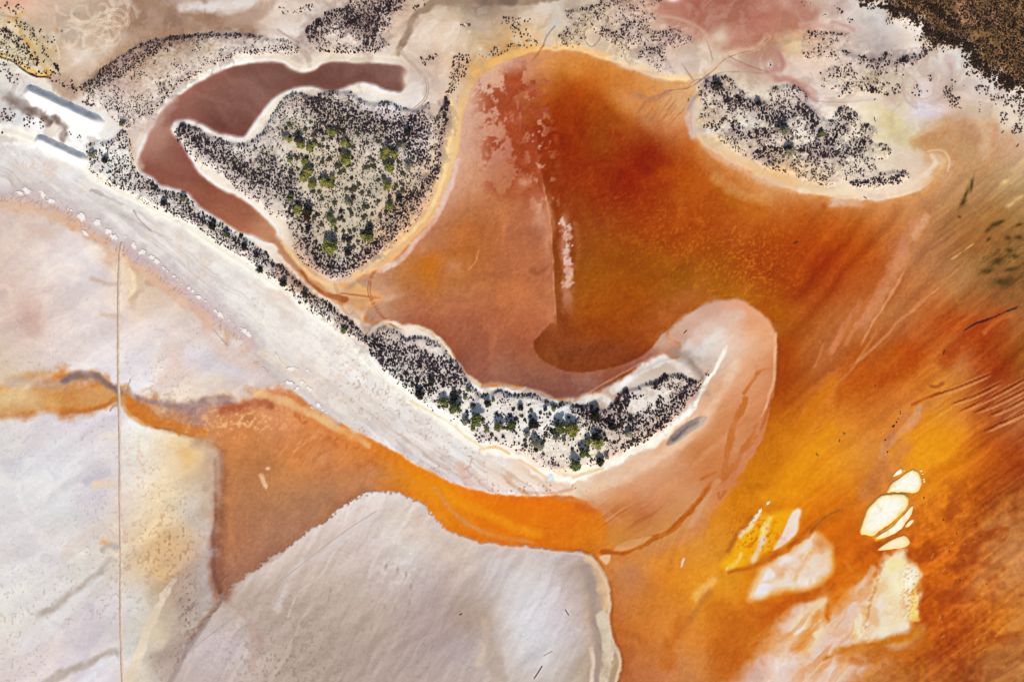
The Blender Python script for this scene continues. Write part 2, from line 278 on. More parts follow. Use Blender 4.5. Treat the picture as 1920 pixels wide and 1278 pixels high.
# puddle
PUD = P("1000 645 1006 634 1018 624 1040 615 1060 613 1110 616 1170 620 1215 619 1236 618 1240 626 1232 640 1222 652 1203 667 1170 682 1130 692 1090 698 1060 694 1030 682 1010 668")
pwn = window(PUD, 12); psd = poly_sd(PUD, X[pwn], Y[pwn]); pm = (1 - sstep(-2, 2.2, psd + N12[pwn] * .8)) * np.clip(sstep(608, 650, Y[pwn] + (1060 - X[pwn]) * .22), 0, 1) * sstep(1262, 1190, X[pwn] - (Y[pwn] - 640) * .3)
lay(pm, (134, 62, 22), .9, pwn)
blob(1060, 670, 50, 18, 8, (132, 66, 26), .7); blob(1120, 660, 60, 16, -8, (132, 60, 22), .5)
blob(1262, 646, 20, 15, -30, (198, 152, 124), .9, 1, .5); blob(1248, 662, 22, 10, -25, (184, 132, 104), .7, 1, .5)
# north shore fans in the basin
blob(1180, 190, 40, 22, 30, (212, 150, 96), .6, 1, 1); blob(1060, 120, 40, 14, 5, (210, 136, 60), .5, 1, 1); blob(1290, 200, 34, 30, 60, (216, 172, 124), .6, 1, 1); blob(1215, 225, 26, 14, 50, (206, 150, 104), .5)
for k in range(26):
    x = 1200 + rng.random() * 85; y = 178 + rng.random() * 48
    stroke(np.array([[x, y], [x - 5, y + 7], [x - 12, y + 12 + rng.random() * 5]]), .6, 1.8, (182, 122, 72), .5)
blob(1120, 240, 60, 40, 0, (158, 70, 8), .4, 1, 2)
stroke("1160 255 1175 300 1200 340", 12, 22, (148, 40, 0), .35, 6); stroke("1080 235 1070 300 1060 360", 8, 18, (150, 44, 2), .4, 4)
blob(1300, 340, 60, 24, 20, (186, 88, 8), .5, 1, 2); blob(1250, 345, 30, 16, 0, (152, 48, 2), .4, 1, 1)
stroke("1340 345 1365 368 1390 388 1430 400", 8, 8, (184, 96, 12), .6, 3); stroke("1345 335 1370 352 1395 365 1440 372", 8, 9, (210, 150, 84), .5, 3)
# tawny flecks
fl = sstep(.42, .8, np.abs(N3) * 1.1 + .25 * N12) * np.exp(-(((X - 1270) / 150) ** 2 + ((Y - 450 - (X - 1270) * .42) / 75) ** 2))
fl = fl * sstep(-.2, .6, rng.normal(size=X.shape)); lay(fl, (212, 130, 26), .28)
fl2 = sstep(.5, .85, np.abs(N3)) * np.exp(-(((X - 1400) / 90) ** 2 + ((Y - 500) / 110) ** 2)); lay(fl2, (196, 112, 20), .5)
# ---- east lake streaks
S1 = rotn(-50, 380, 18, 3, 4, WX * .6, WY * .6); S2 = rotn(-37, 420, 15, 3, 7, WX * .7, WY * .7); S3 = rotn(-35, 90, 5, 2, 2, WX * .5, WY * .5)
eastm = sstep(1440, 1520, X) * sstep(250, 330, Y + (X - 1800) * .2) * (1 - sstep(0, 40, X * 0 - 1))
e1 = eastm * sstep(760, 640, Y); e2 = eastm * sstep(620, 720, Y)
C += (S1 * 10 * e1 + S2 * 11 * e2)[..., None] * np.array([1, .95, .6])
C += (S3 * 7 * eastm * sstep(1640, 1800, X))[..., None] * np.array([1, .8, .5])
for t, w, c, o in (
    ("1730 390 1705 440 1685 490 1660 540 1630 590 1600 640", 10, (206, 138, 92), .65), ("1740 400 1722 430 1712 445", 7, (214, 160, 120), .6), ("1672 480 1655 530 1630 570 1598 625", 3, (200, 120, 74), .6),
    ("1700 500 1668 556 1640 600 1612 652", 1.2, (214, 146, 96), .6), ("1760 540 1700 590 1660 630 1620 668 1590 690", 2, (206, 134, 80), .55), ("1614 556 1606 576 1590 600 1570 640 1556 668", 4, (204, 124, 76), .7),
    ("1640 560 1620 590 1600 620 1585 650", 3, (206, 130, 84), .5), ("1545 640 1535 670 1525 690", 2, (204, 126, 70), .5), ("1650 610 1620 660 1590 700 1555 730", 2, (200, 128, 66), .5),
    ("1828 455 1800 475 1782 487", .8, (212, 160, 96), .6), ("1800 500 1760 540 1735 560", .8, (208, 148, 90), .5), ("1570 700 1530 760 1490 820 1450 880", 9, (206, 118, 8), .5), ("1700 640 1650 690 1600 720 1560 760", 10, (186, 88, 8), .45),
    ("1890 590 1850 615 1800 650 1760 690", 12, (166, 60, 4), .5), ("1730 660 1700 690 1640 720", 9, (178, 74, 4), .5)):
    stroke(t, w, w * .8 + 1.2, c, o, 1.5, .12)
stroke("1910 574 1890 582 1862 595 1840 603 1820 612 1806 620", 1.2, 2, (62, 34, 26), .8, 1.2, .1); stroke("1900 588 1870 602 1845 622", 3, 4, (196, 110, 50), .5)
for i, (a, b, c, d) in enumerate(((1740, 745, 1862, 698), (1782, 758, 1880, 715), (1796, 772, 1930, 705), (1820, 775, 1930, 725), (1850, 780, 1930, 742), (1840, 810, 1930, 762), (1862, 798, 1930, 768))):
    mx, my = (a + c) / 2, (b + d) / 2 + 2
    stroke(np.array([[a, b], [mx, my], [c, d]]), 0.85, 1.7, (132, 44, 6), .8, 0, .2); stroke(np.array([[a + 8, b + 2], [mx + 4, my + 5], [c, d + 5]]), 0.85, 2, (216, 144, 86), .6, 0, .2)
    stroke(np.array([[a + 25, b - 9 + 2], [mx + 4, my - 4], [c, d - 3]]), 0.8, 2, (210, 136, 70), .4, 0, .2)
stroke("1768 718 1756 724 1745 722", 3, 2, (176, 88, 36), .6); stroke("1762 735 1738 745 1722 752 1710 758", 2.2, 2, (174, 78, 18), .7); stroke("1762 748 1740 760 1722 772", 3, 4, (196, 124, 76), .5)
stroke("1724 766 1708 790 1690 815 1665 830 1650 850", (7, 6), 6, (210, 148, 96), .65, 2); stroke("1700 775 1680 805 1662 830", 5, 4, (196, 120, 66), .6, 1); stroke("1700 840 1680 870 1650 900 1630 930", 12, 12, (204, 128, 62), .5, 2); stroke("1655 860 1640 890 1620 925", 10, 10, (202, 126, 60), .5)
blob(1770, 820, 34, 26, 0, (234, 150, 8), .3, 1, 2); blob(1720, 860, 34, 18, -20, (228, 148, 14), .5); stroke("1560 800 1520 850 1480 890 1440 930", 8, 12, (226, 146, 8), .5, 2); blob(1490, 905, 40, 26, -30, (224, 140, 2), .5)
# green-black weed marks in the east
for x, y, rx, ry, a in ((1824, 345, 3, 12, 22), (1812, 360, 3, 12, 25), (1806, 378, 4, 10, 20), (1868, 425, 9, 5, -20), (1855, 432, 6, 4, -20), (1893, 448, 6, 4, 0), (1878, 420, 6, 3, -25), (1856, 450, 4, 3, 0), (1895, 468, 7, 4, 0), (1912, 426, 9, 3, -15), (1912, 445, 8, 4, 0), (1870, 490, 12, 6, -15), (1905, 478, 7, 4, 10), (1848, 510, 14, 5, -15), (1895, 505, 14, 6, -15), (1880, 530, 22, 8, -12), (1800, 408, 3, 2, 0)):
    blob(x, y, rx, ry, a, (76, 56, 18), .75, 1, .8)
wd = sstep(.25, .7, S3 + N3 * .6) * np.exp(-(((X - 1890) / 60) ** 2 + ((Y - 500) / 60) ** 2)); lay(wd, (92, 66, 28), .6)
for x, y, r in ((1886, 340, 8), (1900, 385, 12), (1912, 375, 10)):
    gl = sstep(.25, .6, N3 + .3 * N12) ; blob(x, y, r, r * .5, -20, (226, 190, 130), .6, 1, 1.4)
# ---- lower east: mottled brown, threads
mot = sstep(1560, 1740, X + (Y - 950) * .2) * sstep(860, 960, Y) * eastm
n6 = fbm(X + WX * .4, Y + WY * .4, 9, 3, 10, .6)
C += (n6 * 12 * mot)[..., None] * np.array([1, .85, .45])
lay(mot * sstep(.3, .8, -fbm(X, Y, 40, 3, 11)), (152, 58, 6), .5)
for k in range(26):
    x = 1730 + rng.random() * 150; y = 960 + rng.random() * 270; a = math.radians(-30 + rng.normal() * 25); L = 5 + rng.random() * 12
    q = np.array([[x, y], [x + math.cos(a) * L * .5 + rng.normal(), y + math.sin(a) * L * .5 + rng.normal() * 1.5], [x + math.cos(a) * L, y + math.sin(a) * L]])
    stroke(q, .5, 1.3, (212, 140, 60), .55, 0, .2, 2)
for t, w in (("1930 1010 1880 1050 1840 1090 1800 1120", 8), ("1930 1070 1880 1100 1850 1130", 7), ("1930 990 1890 1000 1850 1030", 6), ("1930 1190 1880 1220 1830 1260", 10), ("1930 1150 1890 1180", 5), ("1930 960 1880 975 1840 990", 5), ("1920 1235 1880 1270 1850 1300", 9)):
    stroke(t, w, w * 1.6, (198, 130, 68), .38, 3, .15)
lk_ = sstep(1440, 1520, X) * sstep(250, 330, Y)
MB = fbm(X + WX * 4 + S1 * 10, Y + WY * 4, 40, 4, 2, .6); C += (MB * 8 * (1 - .3 * lk_))[..., None] * np.array([1, .9, .5])
# ---- pale leaves and islets in the amber
patch("1625 1082 1600 1105 1575 1130 1557 1150 1552 1160 1546 1150 1548 1118 1535 1112 1505 1124 1480 1146 1455 1178 1430 1215 1400 1262 1370 1300 1540 1330 1600 1268 1640 1235 1690 1222 1720 1180 1660 1140 1650 1100", 24, (226, 198, 180), .95, 7)
patch("1548 1118 1556 1160 1530 1210 1500 1230 1480 1200 1500 1150", 8, (238, 208, 160), .6, 2); blob(1600, 1190, 40, 34, -40, (222, 184, 156), .6, 1, 1); blob(1470, 1250, 40, 18, -50, (228, 208, 202), .7, 1, 1); stroke("1502 1180 1470 1230 1440 1275", 5, 7, (236, 218, 212), .6, 2); blob(1420, 1270, 24, 30, 30, (198, 158, 142), .6, 1, 1)
stroke("1490 1218 1520 1180 1535 1150", 5, 8, (218, 140, 60), .5, 2); stroke("1430 1170 1470 1130 1520 1112 1560 1098", 8, 8, (190, 92, 6), .8, 2)
stroke("1548 1160 1556 1135 1575 1108 1610 1080 1640 1045", (3, 8), 7, (206, 108, 4), .85, 2)
stroke("1720 1184 1690 1198 1640 1208 1590 1218 1550 1232", (7, 3), 8, (198, 118, 14), .85, 2); stroke("1600 1235 1640 1226 1690 1222 1740 1200", 10, 10, (186, 96, 10), .7, 3); blob(1560, 1262, 40, 12, -10, (226, 200, 186), .7, 1, 1.5)
stroke("1640 1200 1600 1225 1570 1235", 6, 8, (206, 124, 40), .5, 2)
patch("1402 1122 1416 1087 1428 1064 1447 1050 1478 1030 1503 1012 1518 998 1532 994 1552 1012 1562 1028 1564 1070 1546 1088 1522 1104 1486 1109 1456 1114 1427 1124", 7, (232, 158, 50), .7, 2)
patch("1405 1119 1418 1089 1428 1068 1445 1055 1476 1035 1501 1017 1517 1002 1530 1000 1547 1018 1556 1030 1558 1068 1542 1083 1520 1099 1484 1104 1456 1109 1427 1119", 13, (232, 208, 190), .97, 2)
stroke("1425 1110 1440 1080 1470 1050", 9, 9, (234, 220, 218), .6); blob(1512, 1092, 16, 8, -20, (248, 228, 216), .8); stroke("1490 1085 1505 1058 1525 1030", 3, 6, (232, 184, 134), .7, 1); blob(1540, 1018, 16, 12, 40, (206, 128, 60), .7, 1, .5); stroke("1408 1117 1420 1092 1432 1070", 2, 3, (240, 188, 120), .6); blob(1545, 1050, 10, 18, 0, (232, 186, 140), .6)
patch("1366 1069 1350 1060 1369 1035 1389 1002 1412 973 1425 964 1440 962 1468 956 1494 954 1501 957 1499 986 1484 1012 1464 1025 1435 1038 1402 1058 1382 1066", 8, (240, 168, 10), .97, 1.5)
patch("1494 954 1501 957 1498 976 1494 999 1473 1018 1450 1031 1460 1012 1473 986 1482 966", 2.5, (236, 206, 182), .95, 1); stroke("1422 965 1408 985 1390 1005", (3.5, 5), 3, (238, 208, 166), .85, 1); stroke("1444 972 1434 992 1428 1012", 4, 4, (246, 206, 110), .8, 2); stroke("1432 1010 1420 1034 1412 1050", 4, 5, (232, 196, 160), .7, 1); stroke("1388 1040 1375 1058 1366 1067", 3, 4, (244, 198, 110), .7, 1)
mo = sstep(.2, .6, N3); pw = window(P("1350 950 1500 1070"), 4); C[pw] -= (mo[pw] * np.exp(-(((X[pw] - 1420) / 50) ** 2 + ((Y[pw] - 1005) / 40) ** 2)))[..., None] * np.array([30, 46, 8])
stroke("1370 1072 1410 1060 1450 1042 1490 1018 1520 990 1545 972", (2, 6), 5, (190, 98, 4), .7, 1); stroke("1520 995 1550 968 1580 955", 1, 2, (150, 92, 34), .5)
stroke("1365 1035 1385 1000 1410 968", 3, 4, (186, 108, 24), .6); stroke("1300 1130 1325 1100 1345 1080", 6, 8, (238, 176, 84), .7, 2, .2); stroke("1320 1075 1345 1062", 4, 7, (230, 150, 30), .5)
stroke("1330 1110 1300 1150 1270 1190", 5, 9, (186, 112, 50), .4, 2); stroke("1280 1160 1260 1200 1250 1240", 10, 14, (190, 98, 10), .4, 3)
stroke("1350 1150 1380 1180 1360 1220 1350 1250", 20, 22, (186, 94, 12), .4, 6); blob(1415, 1200, 26, 24, -30, (206, 118, 20), .5, 1, 1.5); blob(1440, 1210, 16, 16, 0, (222, 150, 50), .3)
patch("1656 1050 1675 1036 1700 1030 1699 1044 1707 1058 1722 1068 1725 1083 1717 1108 1731 1113 1722 1130 1720 1150 1705 1172 1684 1184 1650 1190 1615 1202 1600 1180 1625 1120 1640 1075", 9, (240, 216, 184), .92, 6)
blob(1690, 1090, 26, 30, 0, (255, 240, 196), .8, 1, 1); blob(1705, 1085, 14, 18, 0, (255, 246, 214), .7, 1, .6); stroke("1716 1100 1712 1130 1714 1155", (3, 7), 5, (248, 206, 110), .7, 2); stroke("1680 1045 1668 1060 1690 1052", 6, 6, (246, 214, 140), .5, 2)
ci_ = sstep(.35, .7, np.abs(N3)) * np.exp(-(((X - 1708) / 18) ** 2 + ((Y - 1110) / 60) ** 2)); lay(ci_, (206, 140, 50), .6)
stroke("1654 1050 1648 1080 1638 1110 1630 1140 1618 1185", 1.4, 2, (186, 128, 84), .35, 3, 0, 4, N3); stroke("1640 1066 1625 1085 1602 1110", 5, 6, (226, 196, 178), .7, 2); blob(1645, 1150, 14, 30, 15, (232, 212, 202), .6, 1, 1)
os_ = sstep(.0, .6, rotn(-50, 90, 11, 3, 5, WX * 1.5, WY * 1.5)) * np.exp(-(((X - 1530) / 100) ** 2 + ((Y - 1210) / 80) ** 2)); lay(os_, (214, 146, 78), .6)
os_ = .5 * sstep(.1, .7, rotn(-55, 60, 8, 3, 9, WX, WY)) * np.exp(-(((X - 1480) / 60) ** 2 + ((Y - 1062) / 40) ** 2)); lay(os_, (232, 186, 140), .5)
vl = sstep(.0, .7, fbm(X + WX * 2, Y + WY * 2, 46, 4, 8, .6)) * np.exp(-(((X - 1540) / 150) ** 2 + ((Y - 1130) / 130) ** 2) ** 2); lay(vl * (1 - np.exp(-(((X - 1690) / 34) ** 2 + ((Y - 1085) / 40) ** 2))), (218, 140, 50), .45)
# main salt islets get their ground stain too
stroke("1690 965 1675 985 1655 1003 1645 1008", (3, 5), 4, (232, 164, 20), .9)
# ---- grey slab
SL = """440 1150 200 186 176; 500 1080 212 198 190; 560 1020 220 206 198; 640 960 228 216 210; 720 940 230 220 212; 800 970 226 208 194; 700 1030 220 208 204; 760 1040 226 220 216; 620 1100 204 190 180; 700 1150 196 180 170; 800 1100 198 184 182; 560 1230 190 174 164; 490 1240 206 192 184;
400 1200 212 202 204; 850 1200 188 174 172; 750 1250 190 176 170; 900 1150 190 170 156; 920 1060 216 208 208; 1000 1080 224 222 224; 960 1150 228 226 228; 1050 1100 214 206 208; 1000 1220 220 220 224; 1080 1180 212 202 202; 1060 1045 208 192 184; 1100 1240 196 180 164; 1095 1085 186 168 158; 1130 1150 200 172 140; 950 1030 214 196 184; 450 1200 210 200 200; 360 1270 204 192 190; 480 1140 196 180 170; 880 1020 222 204 188; 640 1230 188 172 164; 925 1240 208 196 190"""
sdS = big_sd(SLAB)
jag = N3 * 3.2 * sstep(900, 700, X) + N3 * 1.2 + N12 * 2.5
mS = 1 - sstep(-1.6, 1.6, sdS + jag)
stroke("417 1120 450 1087 500 1054 545 1024 585 990 620 970 655 943 690 922", 10, 10, (166, 118, 90), .35, 2)
lay(mS, field(SL) - np.array([9., 14, 17]))
C += (rotn(-62, 120, 9, 3, 7, WX, WY) * 6 * mS)[..., None] + (rotn(-35, 160, 14, 3, 4, WX, WY) * 5 * mS)[..., None]
rim = np.exp(-((sdS + 3) / 3.0) ** 2) * mS * sstep(800, 900, X); lay(rim, (232, 192, 156), .7)
dk = np.exp(-((sdS - 3.5) / 2.5) ** 2) * sstep(1000, 1150, X + (Y - 1000) * .6) * (1 - mS); lay(dk, (150, 84, 40), .45)
stroke("1104 1045 1122 1068 1130 1110 1128 1140", (7, 9), 5, (226, 186, 144), .6, 1); stroke("1098 1065 1112 1100 1118 1140 1124 1200 1118 1280", (5, 12), 8, (168, 148, 138), .7, 2); stroke("1132 1155 1136 1190 1142 1230 1130 1290", 8, 4, (214, 194, 168), .75, 2); stroke("1108 1215 1112 1245 1108 1290", 3, 4, (238, 212, 190), .6)
stroke("905 1160 912 1185 906 1220 900 1240", (3, 6), 9, (226, 198, 172), .5, 3); stroke("890 1140 905 1170 920 1210 935 1270", 14, 10, (182, 162, 148), .5, 4); blob(870, 1220, 40, 40, 0, (178, 166, 168), .4, 1, 1)
stroke("700 962 660 1000 600 1040 545 1080 520 1140", 4, 9, (222, 212, 210), .35, 4); stroke("705 958 640 1000 560 1062 490 1115", .5, 1.2, (172, 152, 140), .35); stroke("660 1000 630 1030 600 1080 560 1110 540 1155", .8, 3, (226, 216, 212), .3, 2)
wl = sstep(.05, .55, fbm(X, Y, 12, 3, 3, .6)) * np.exp(-(((X - 745) / 70) ** 2 + ((Y - 1040) / 70) ** 2)); lay(wl, (228, 220, 216), .4)
for x, y in ((725, 1062), (760, 1078), (770, 1100), (745, 1068), (722, 1135), (768, 1130), (765, 1145), (740, 1140), (622, 1105), (618, 1120), (680, 1180), (695, 1178)): blob(x, y, 2.5, 6, 10, (166, 148, 130), .6, 1, .4)
gr = sstep(.1, .6, fbm(X, Y, 7, 3, 4, .65)) * np.exp(-(((X - 540) / 110) ** 2 + ((Y - 1230) / 90) ** 2)) * mS; lay(gr, (158, 138, 126), .6)
stroke("417 1122 450 1140 475 1170 482 1210 470 1250", (3, 8), 5, (186, 160, 146), .5, 2); stroke("440 1155 380 1200", .6, 1, (178, 160, 158), .5); blob(490, 1200, 10, 18, 0, (180, 152, 144), .6, 1, 1)
stroke("1002 1270 1010 1258 1016 1248", .8, 1, (90, 80, 76), .8); stroke("1060 1142 1066 1152", .7, 1, (70, 66, 70), .8); stroke("1020 1228 1035 1220", .8, 1.4, (170, 156, 146), .6)
# dark fork north-west of the slab
stroke("412 850 414 920 412 990 410 1040 414 1085 420 1112", (4, 12), 16, (142, 92, 70), .55, 1.5); stroke("403 860 404 940 401 1040 406 1085 416 1112", (1, 4), 5, (128, 84, 70), .5, 1); stroke("418 1116 400 1142 372 1182 346 1222 318 1280", 4, 5, (150, 128, 120), .6, 1); stroke("430 1100 470 1062 520 1030", 9, 10, (160, 112, 88), .4, 2)
sp = sstep(.2, .6, fbm(X, Y, 6, 2, 6, .7)) * np.exp(-(((X - 350) / 18) ** 2 + ((Y - 1140) / 60) ** 2)); lay(sp, (128, 108, 100), .7)
stroke("325 1085 305 1120 285 1160 262 1220 245 1270", (4, 11), 2.5, (228, 212, 190), .85, .8); stroke("330 1090 345 1140 330 1200 300 1260", 12, 12, (176, 154, 144), .35, 4)
stroke("232 766 250 785 275 797", 3, 4, (224, 170, 110), .6); stroke("235 745 255 770 285 790 330 802 380 815", (5, 9), 6, (204, 128, 56), .7, 2)
stroke("240 738 270 750 310 762 350 764 390 752 430 752", (3, 8), 8, (160, 130, 124), .6, 2); stroke("290 800 340 810 400 832 412 838", 1.2, 2, (180, 130, 76), .6)
blob(345, 858, 12, 15, 20, (232, 180, 110), .4, 1, 1.5); stroke("370 830 395 845 398 900 385 960", 10, 12, (196, 164, 140), .5, 4)
so = sstep(.25, .6, fbm(X, Y, 8, 3, 2, .65)) * np.exp(-(((X - 275) / 45) ** 2 + ((Y - 880) / 60) ** 2)); lay(so, (222, 172, 130), .35)
so = sstep(-.2, .9, N3) * np.exp(-(((X - 320) / 60) ** 2 + ((Y - 1050) / 70) ** 2)); lay(so, (184, 142, 104), .4)
# river speckle
so = sstep(.15, .7, N3 + N12 * .4) * np.exp(-(((X - 440) / 90) ** 2 + ((Y - 790) / 26) ** 2)); lay(so, (232, 178, 124), .7)
so = sstep(.1, .6, rotn(-50, 40, 9, 3, 3)) * np.exp(-(((X - 560) / 90) ** 2 + ((Y - 820 - (X - 560) * .3) / 50) ** 2)); lay(so, (224, 156, 98), .6)
so = sstep(.3, .7, fbm(X, Y, 16, 3, 4, .6)) * np.exp(-(((X - 590) / 110) ** 2 + ((Y - 800 - (X - 590) * .55) / 16) ** 2)); lay(so, (190, 104, 44), .6)
stroke("490 890 494 900 500 910", 3, 3, (226, 182, 140), .7, 1); blob(502, 878, 4, 2.5, 0, (236, 214, 196), .8); stroke("415 770 450 762 480 752 505 758", 6, 8, (176, 96, 62), .6, 3)
stroke("820 905 850 935 900 960 960 985 1010 1000", 7, 9, (236, 150, 14), .5, 2); stroke("815 915 840 950 880 985 930 1005 1000 1016", 3, 4, (206, 148, 90), .5, 1)
# ---- SW flats: streaks, creases
fl_m = np.maximum(msk(sdP, 6), msk(sdQ, 6))
SWS = rotn(-33, 420, 26, 4, 9, WX, WY)
C += (SWS * 8 * fl_m)[..., None] * np.array([.9, 1, 1.05]) - (sstep(.5, .85, N3 + .3 * N12) * 16 * fl_m * np.clip(.4 + N120, 0, 1))[..., None] * np.array([.8, 1, 1.1]) + (N120 * 4 * fl_m)[..., None] * np.array([.4, 1, 1.2])
for t, w, c, o in (("222 1052 205 1050 195 1062 185 1076 165 1090 140 1108 115 1130 90 1145 62 1156", (3, 5), (186, 174, 164), .7), ("200 1078 175 1090 140 1130 110 1160 60 1200 30 1215", (3, 16), (230, 226, 226), .45), ("225 1026 205 1022 190 1034", 4, (186, 176, 172), .7),
    ("226 1222 200 1224 175 1236 150 1248 110 1266 80 1290", (3, 8), (186, 172, 160), .7), ("222 1230 190 1245 165 1268 150 1290", 7, (226, 224, 230), .6), ("210 880 180 890 155 905", 5, (196, 188, 196), .6), ("222 905 195 902 170 912", 6, (232, 206, 180), .6), ("222 822 200 816 185 818", 5, (236, 222, 204), .6), ("200 980 150 1010 120 1050", 10, (222, 206, 194), .5)):
    stroke(t, w, 7, c, o, 1.5, .08)
blob(196, 1016, 9, 5, 15, (226, 172, 118), .8); blob(60, 1150, 5, 3, 0, (196, 186, 176), .6); blob(100, 545, 20, 8, 30, (210, 182, 168), .3, 1, 2); blob(58, 585, 26, 40, 0, (208, 172, 156), .5, 1, 2); blob(75, 435, 30, 20, 30, (212, 178, 158), .5, 1, 2); blob(205, 490, 16, 12, 20, (220, 182, 152), .6, 1, 1); blob(195, 515, 14, 18, 30, (210, 200, 198), .5, 1, 1); stroke("222 530 195 530 170 520", 3, 5, (206, 180, 162), .6); stroke("222 594 190 590", 3, 5, (216, 188, 166), .5)
stroke("228 476 245 500 252 520 246 560", (3, 5), 5, (244, 222, 184), .6); stroke("250 490 262 510 262 540 250 560", 6, 6, (206, 176, 150), .6, 2); stroke("275 530 295 528 312 520", 5, 5, (192, 158, 130), .6, 1); stroke("262 500 290 530 315 512", 4, 4, (228, 196, 156), .5)
stroke("400 600 395 630 420 660 470 690", 8, 14, (224, 196, 182), .5, 3); stroke("320 640 330 680 300 720", 10, 14, (226, 202, 190), .5, 3); blob(400, 725, 34, 14, -10, (204, 196, 200), .5, 1, 1); stroke("380 595 420 640 428 648", .7, 1, (180, 160, 150), .6); stroke("236 742 240 725 245 710", .6, 1.4, (150, 136, 126), .4); stroke("206 770 214 760 222 762", 1.2, 1.6, (170, 150, 142), .6)
# ---- land
LD = """10 10 230 186 156; 60 20 222 184 160; 110 60 200 176 152; 150 30 204 180 156; 200 60 200 172 148; 180 100 206 178 154; 140 120 220 198 180; 150 150 196 162 132; 230 80 186 152 126; 262 30 164 130 108; 300 40 160 126 106; 330 42 142 112 98; 350 30 196 172 156; 400 30 152 120 102; 440 15 214 196 182; 465 40 198 170 150; 330 60 164 130 110;
500 20 220 194 174; 540 45 222 204 190; 560 70 206 186 172; 600 5 216 196 176; 760 30 218 190 166; 800 50 214 190 170; 800 10 204 180 156; 860 2 160 140 118; 910 4 146 126 110; 960 15 196 172 150; 850 40 218 194 170; 880 70 210 186 160; 760 80 208 184 164; 790 130 214 190 172; 820 130 220 192 170; 820 160 218 194 176; 760 180 238 230 222; 780 212 228 214 206;
1000 10 214 194 174; 1030 40 220 206 190; 1020 70 228 196 156; 1110 0 200 180 160; 1160 40 226 206 182; 1200 70 228 208 184; 1275 20 192 136 120; 1320 22 180 116 100; 1400 30 176 116 100; 1440 45 190 126 104; 1480 8 214 190 170; 1500 40 208 156 134; 1390 85 196 148 126; 1340 60 206 166 146; 1350 78 216 190 166; 1400 115 204 170 150; 1290 110 220 202 188;
1460 110 196 156 140; 1485 85 228 196 152; 1560 40 210 186 174; 1600 60 214 196 190; 1640 80 186 174 170; 1620 60 200 188 184; 1640 30 214 210 206; 1700 60 238 228 218; 1600 130 238 224 204; 1720 130 220 206 196; 1800 125 224 218 214; 1775 155 208 184 174; 1860 180 228 214 204; 1500 140 228 208 198; 1460 140 222 200 184; 1535 195 228 214 204; 1600 190 234 216 196; 1640 200 228 212 180;
1672 225 222 204 158; 1740 205 224 214 220; 1700 250 208 192 158; 1780 240 196 156 112; 1840 215 220 196 166; 1900 240 222 200 176; 1750 290 226 196 162; 1700 300 228 206 184; 1380 250 242 228 206; 1500 280 244 230 206; 1600 320 242 228 206; 1650 360 238 216 190; 1340 300 222 180 130; 1450 350 226 176 116; 1550 365 230 196 156;
200 200 240 236 230; 300 150 222 204 184; 400 100 222 204 184; 250 180 214 192 176; 340 120 220 202 180; 480 85 228 214 200; 60 200 240 238 236; 20 260 248 244 236; 100 290 250 246 240; 60 160 236 230 222; 20 130 220 214 200; 120 200 244 242 240; 30 60 226 206 170; 90 110 212 184 136; 20 190 210 206 204; 200 240 246 244 240; 650 60 226 210 196;
270 240 214 194 184; 420 120 236 226 216; 300 190 226 212 200; 500 110 232 220 208; 640 110 226 208 190; 500 215 232 226 220; 700 170 236 230 226; 310 300 226 212 204; 450 380 232 220 206; 530 440 236 222 204; 600 540 222 176 128; 560 500 206 158 118; 660 560 214 164 116;
400 300 236 224 216; 560 240 222 210 192; 640 300 222 208 186; 600 380 222 208 188; 680 380 220 206 186; 700 240 232 220 214; 620 460 226 212 192; 760 300 226 212 200; 800 250 230 216 206; 640 500 232 218 206; 850 250 232 196 148; 840 330 230 190 140; 790 420 226 178 128; 730 480 226 178 130; 680 515 226 186 142; 900 130 228 184 128; 980 100 226 174 104; 870 180 226 182 130;
40 330 220 214 212; 120 360 220 212 210; 200 390 226 218 214; 100 312 236 230 226; 300 440 230 220 216; 400 510 232 224 218; 480 580 232 226 220; 560 620 238 228 220; 640 700 236 228 224; 700 760 234 222 210; 760 800 230 222 220; 800 850 220 200 190; 860 850 232 226 222; 900 880 230 210 196; 960 900 230 200 176; 1040 912 230 196 166;
700 810 220 206 196; 620 750 232 216 198; 560 720 232 210 186; 520 700 210 196 188; 440 640 220 210 204; 20 350 214 204 202; 60 375 214 196 188; 160 420 216 200 196; 380 570 214 202 198; 300 500 216 202 200; 250 440 222 212 210;
250 300 244 238 228; 400 440 244 236 224; 500 500 246 238 226; 600 580 248 240 228; 700 660 250 244 234; 780 720 248 242 230; 860 780 250 244 234; 1000 800 248 240 226; 900 760 250 246 236; 1080 800 248 240 226; 1100 860 250 240 220; 1200 780 244 234 220; 1260 740 244 234 220; 1180 740 236 226 218; 760 650 240 226 222; 1040 780 248 244 236;
1100 905 232 202 174; 1200 862 232 196 166; 1300 800 226 178 142; 1380 700 230 178 142; 1425 620 228 166 122; 1400 590 224 160 120; 1360 590 220 172 148; 1300 620 218 184 168; 1340 640 230 216 206; 1320 580 206 158 132; 1260 640 198 158 132; 1300 665 182 164 154; 1285 690 214 200 190; 1230 690 206 188 172; 1150 740 204 178 160; 1180 715 214 200 186;
1400 800 208 132 80; 1350 850 208 132 76; 1300 850 204 130 78; 1300 880 206 132 80; 1420 740 218 148 102; 1250 925 212 142 96; 1180 945 210 138 86; 1370 890 206 128 72; 1300 935 212 148 98; 1350 760 216 152 108; 1440 660 222 156 110; 1130 930 216 160 118; 1060 925 222 176 132; 1200 962 190 110 60; 1200 1015 206 138 70; 1290 985 208 142 80; 1395 860 212 146 98; 1150 1005 206 128 52; 1250 1010 206 138 70"""
sdL = big_sd(LAND, 2)
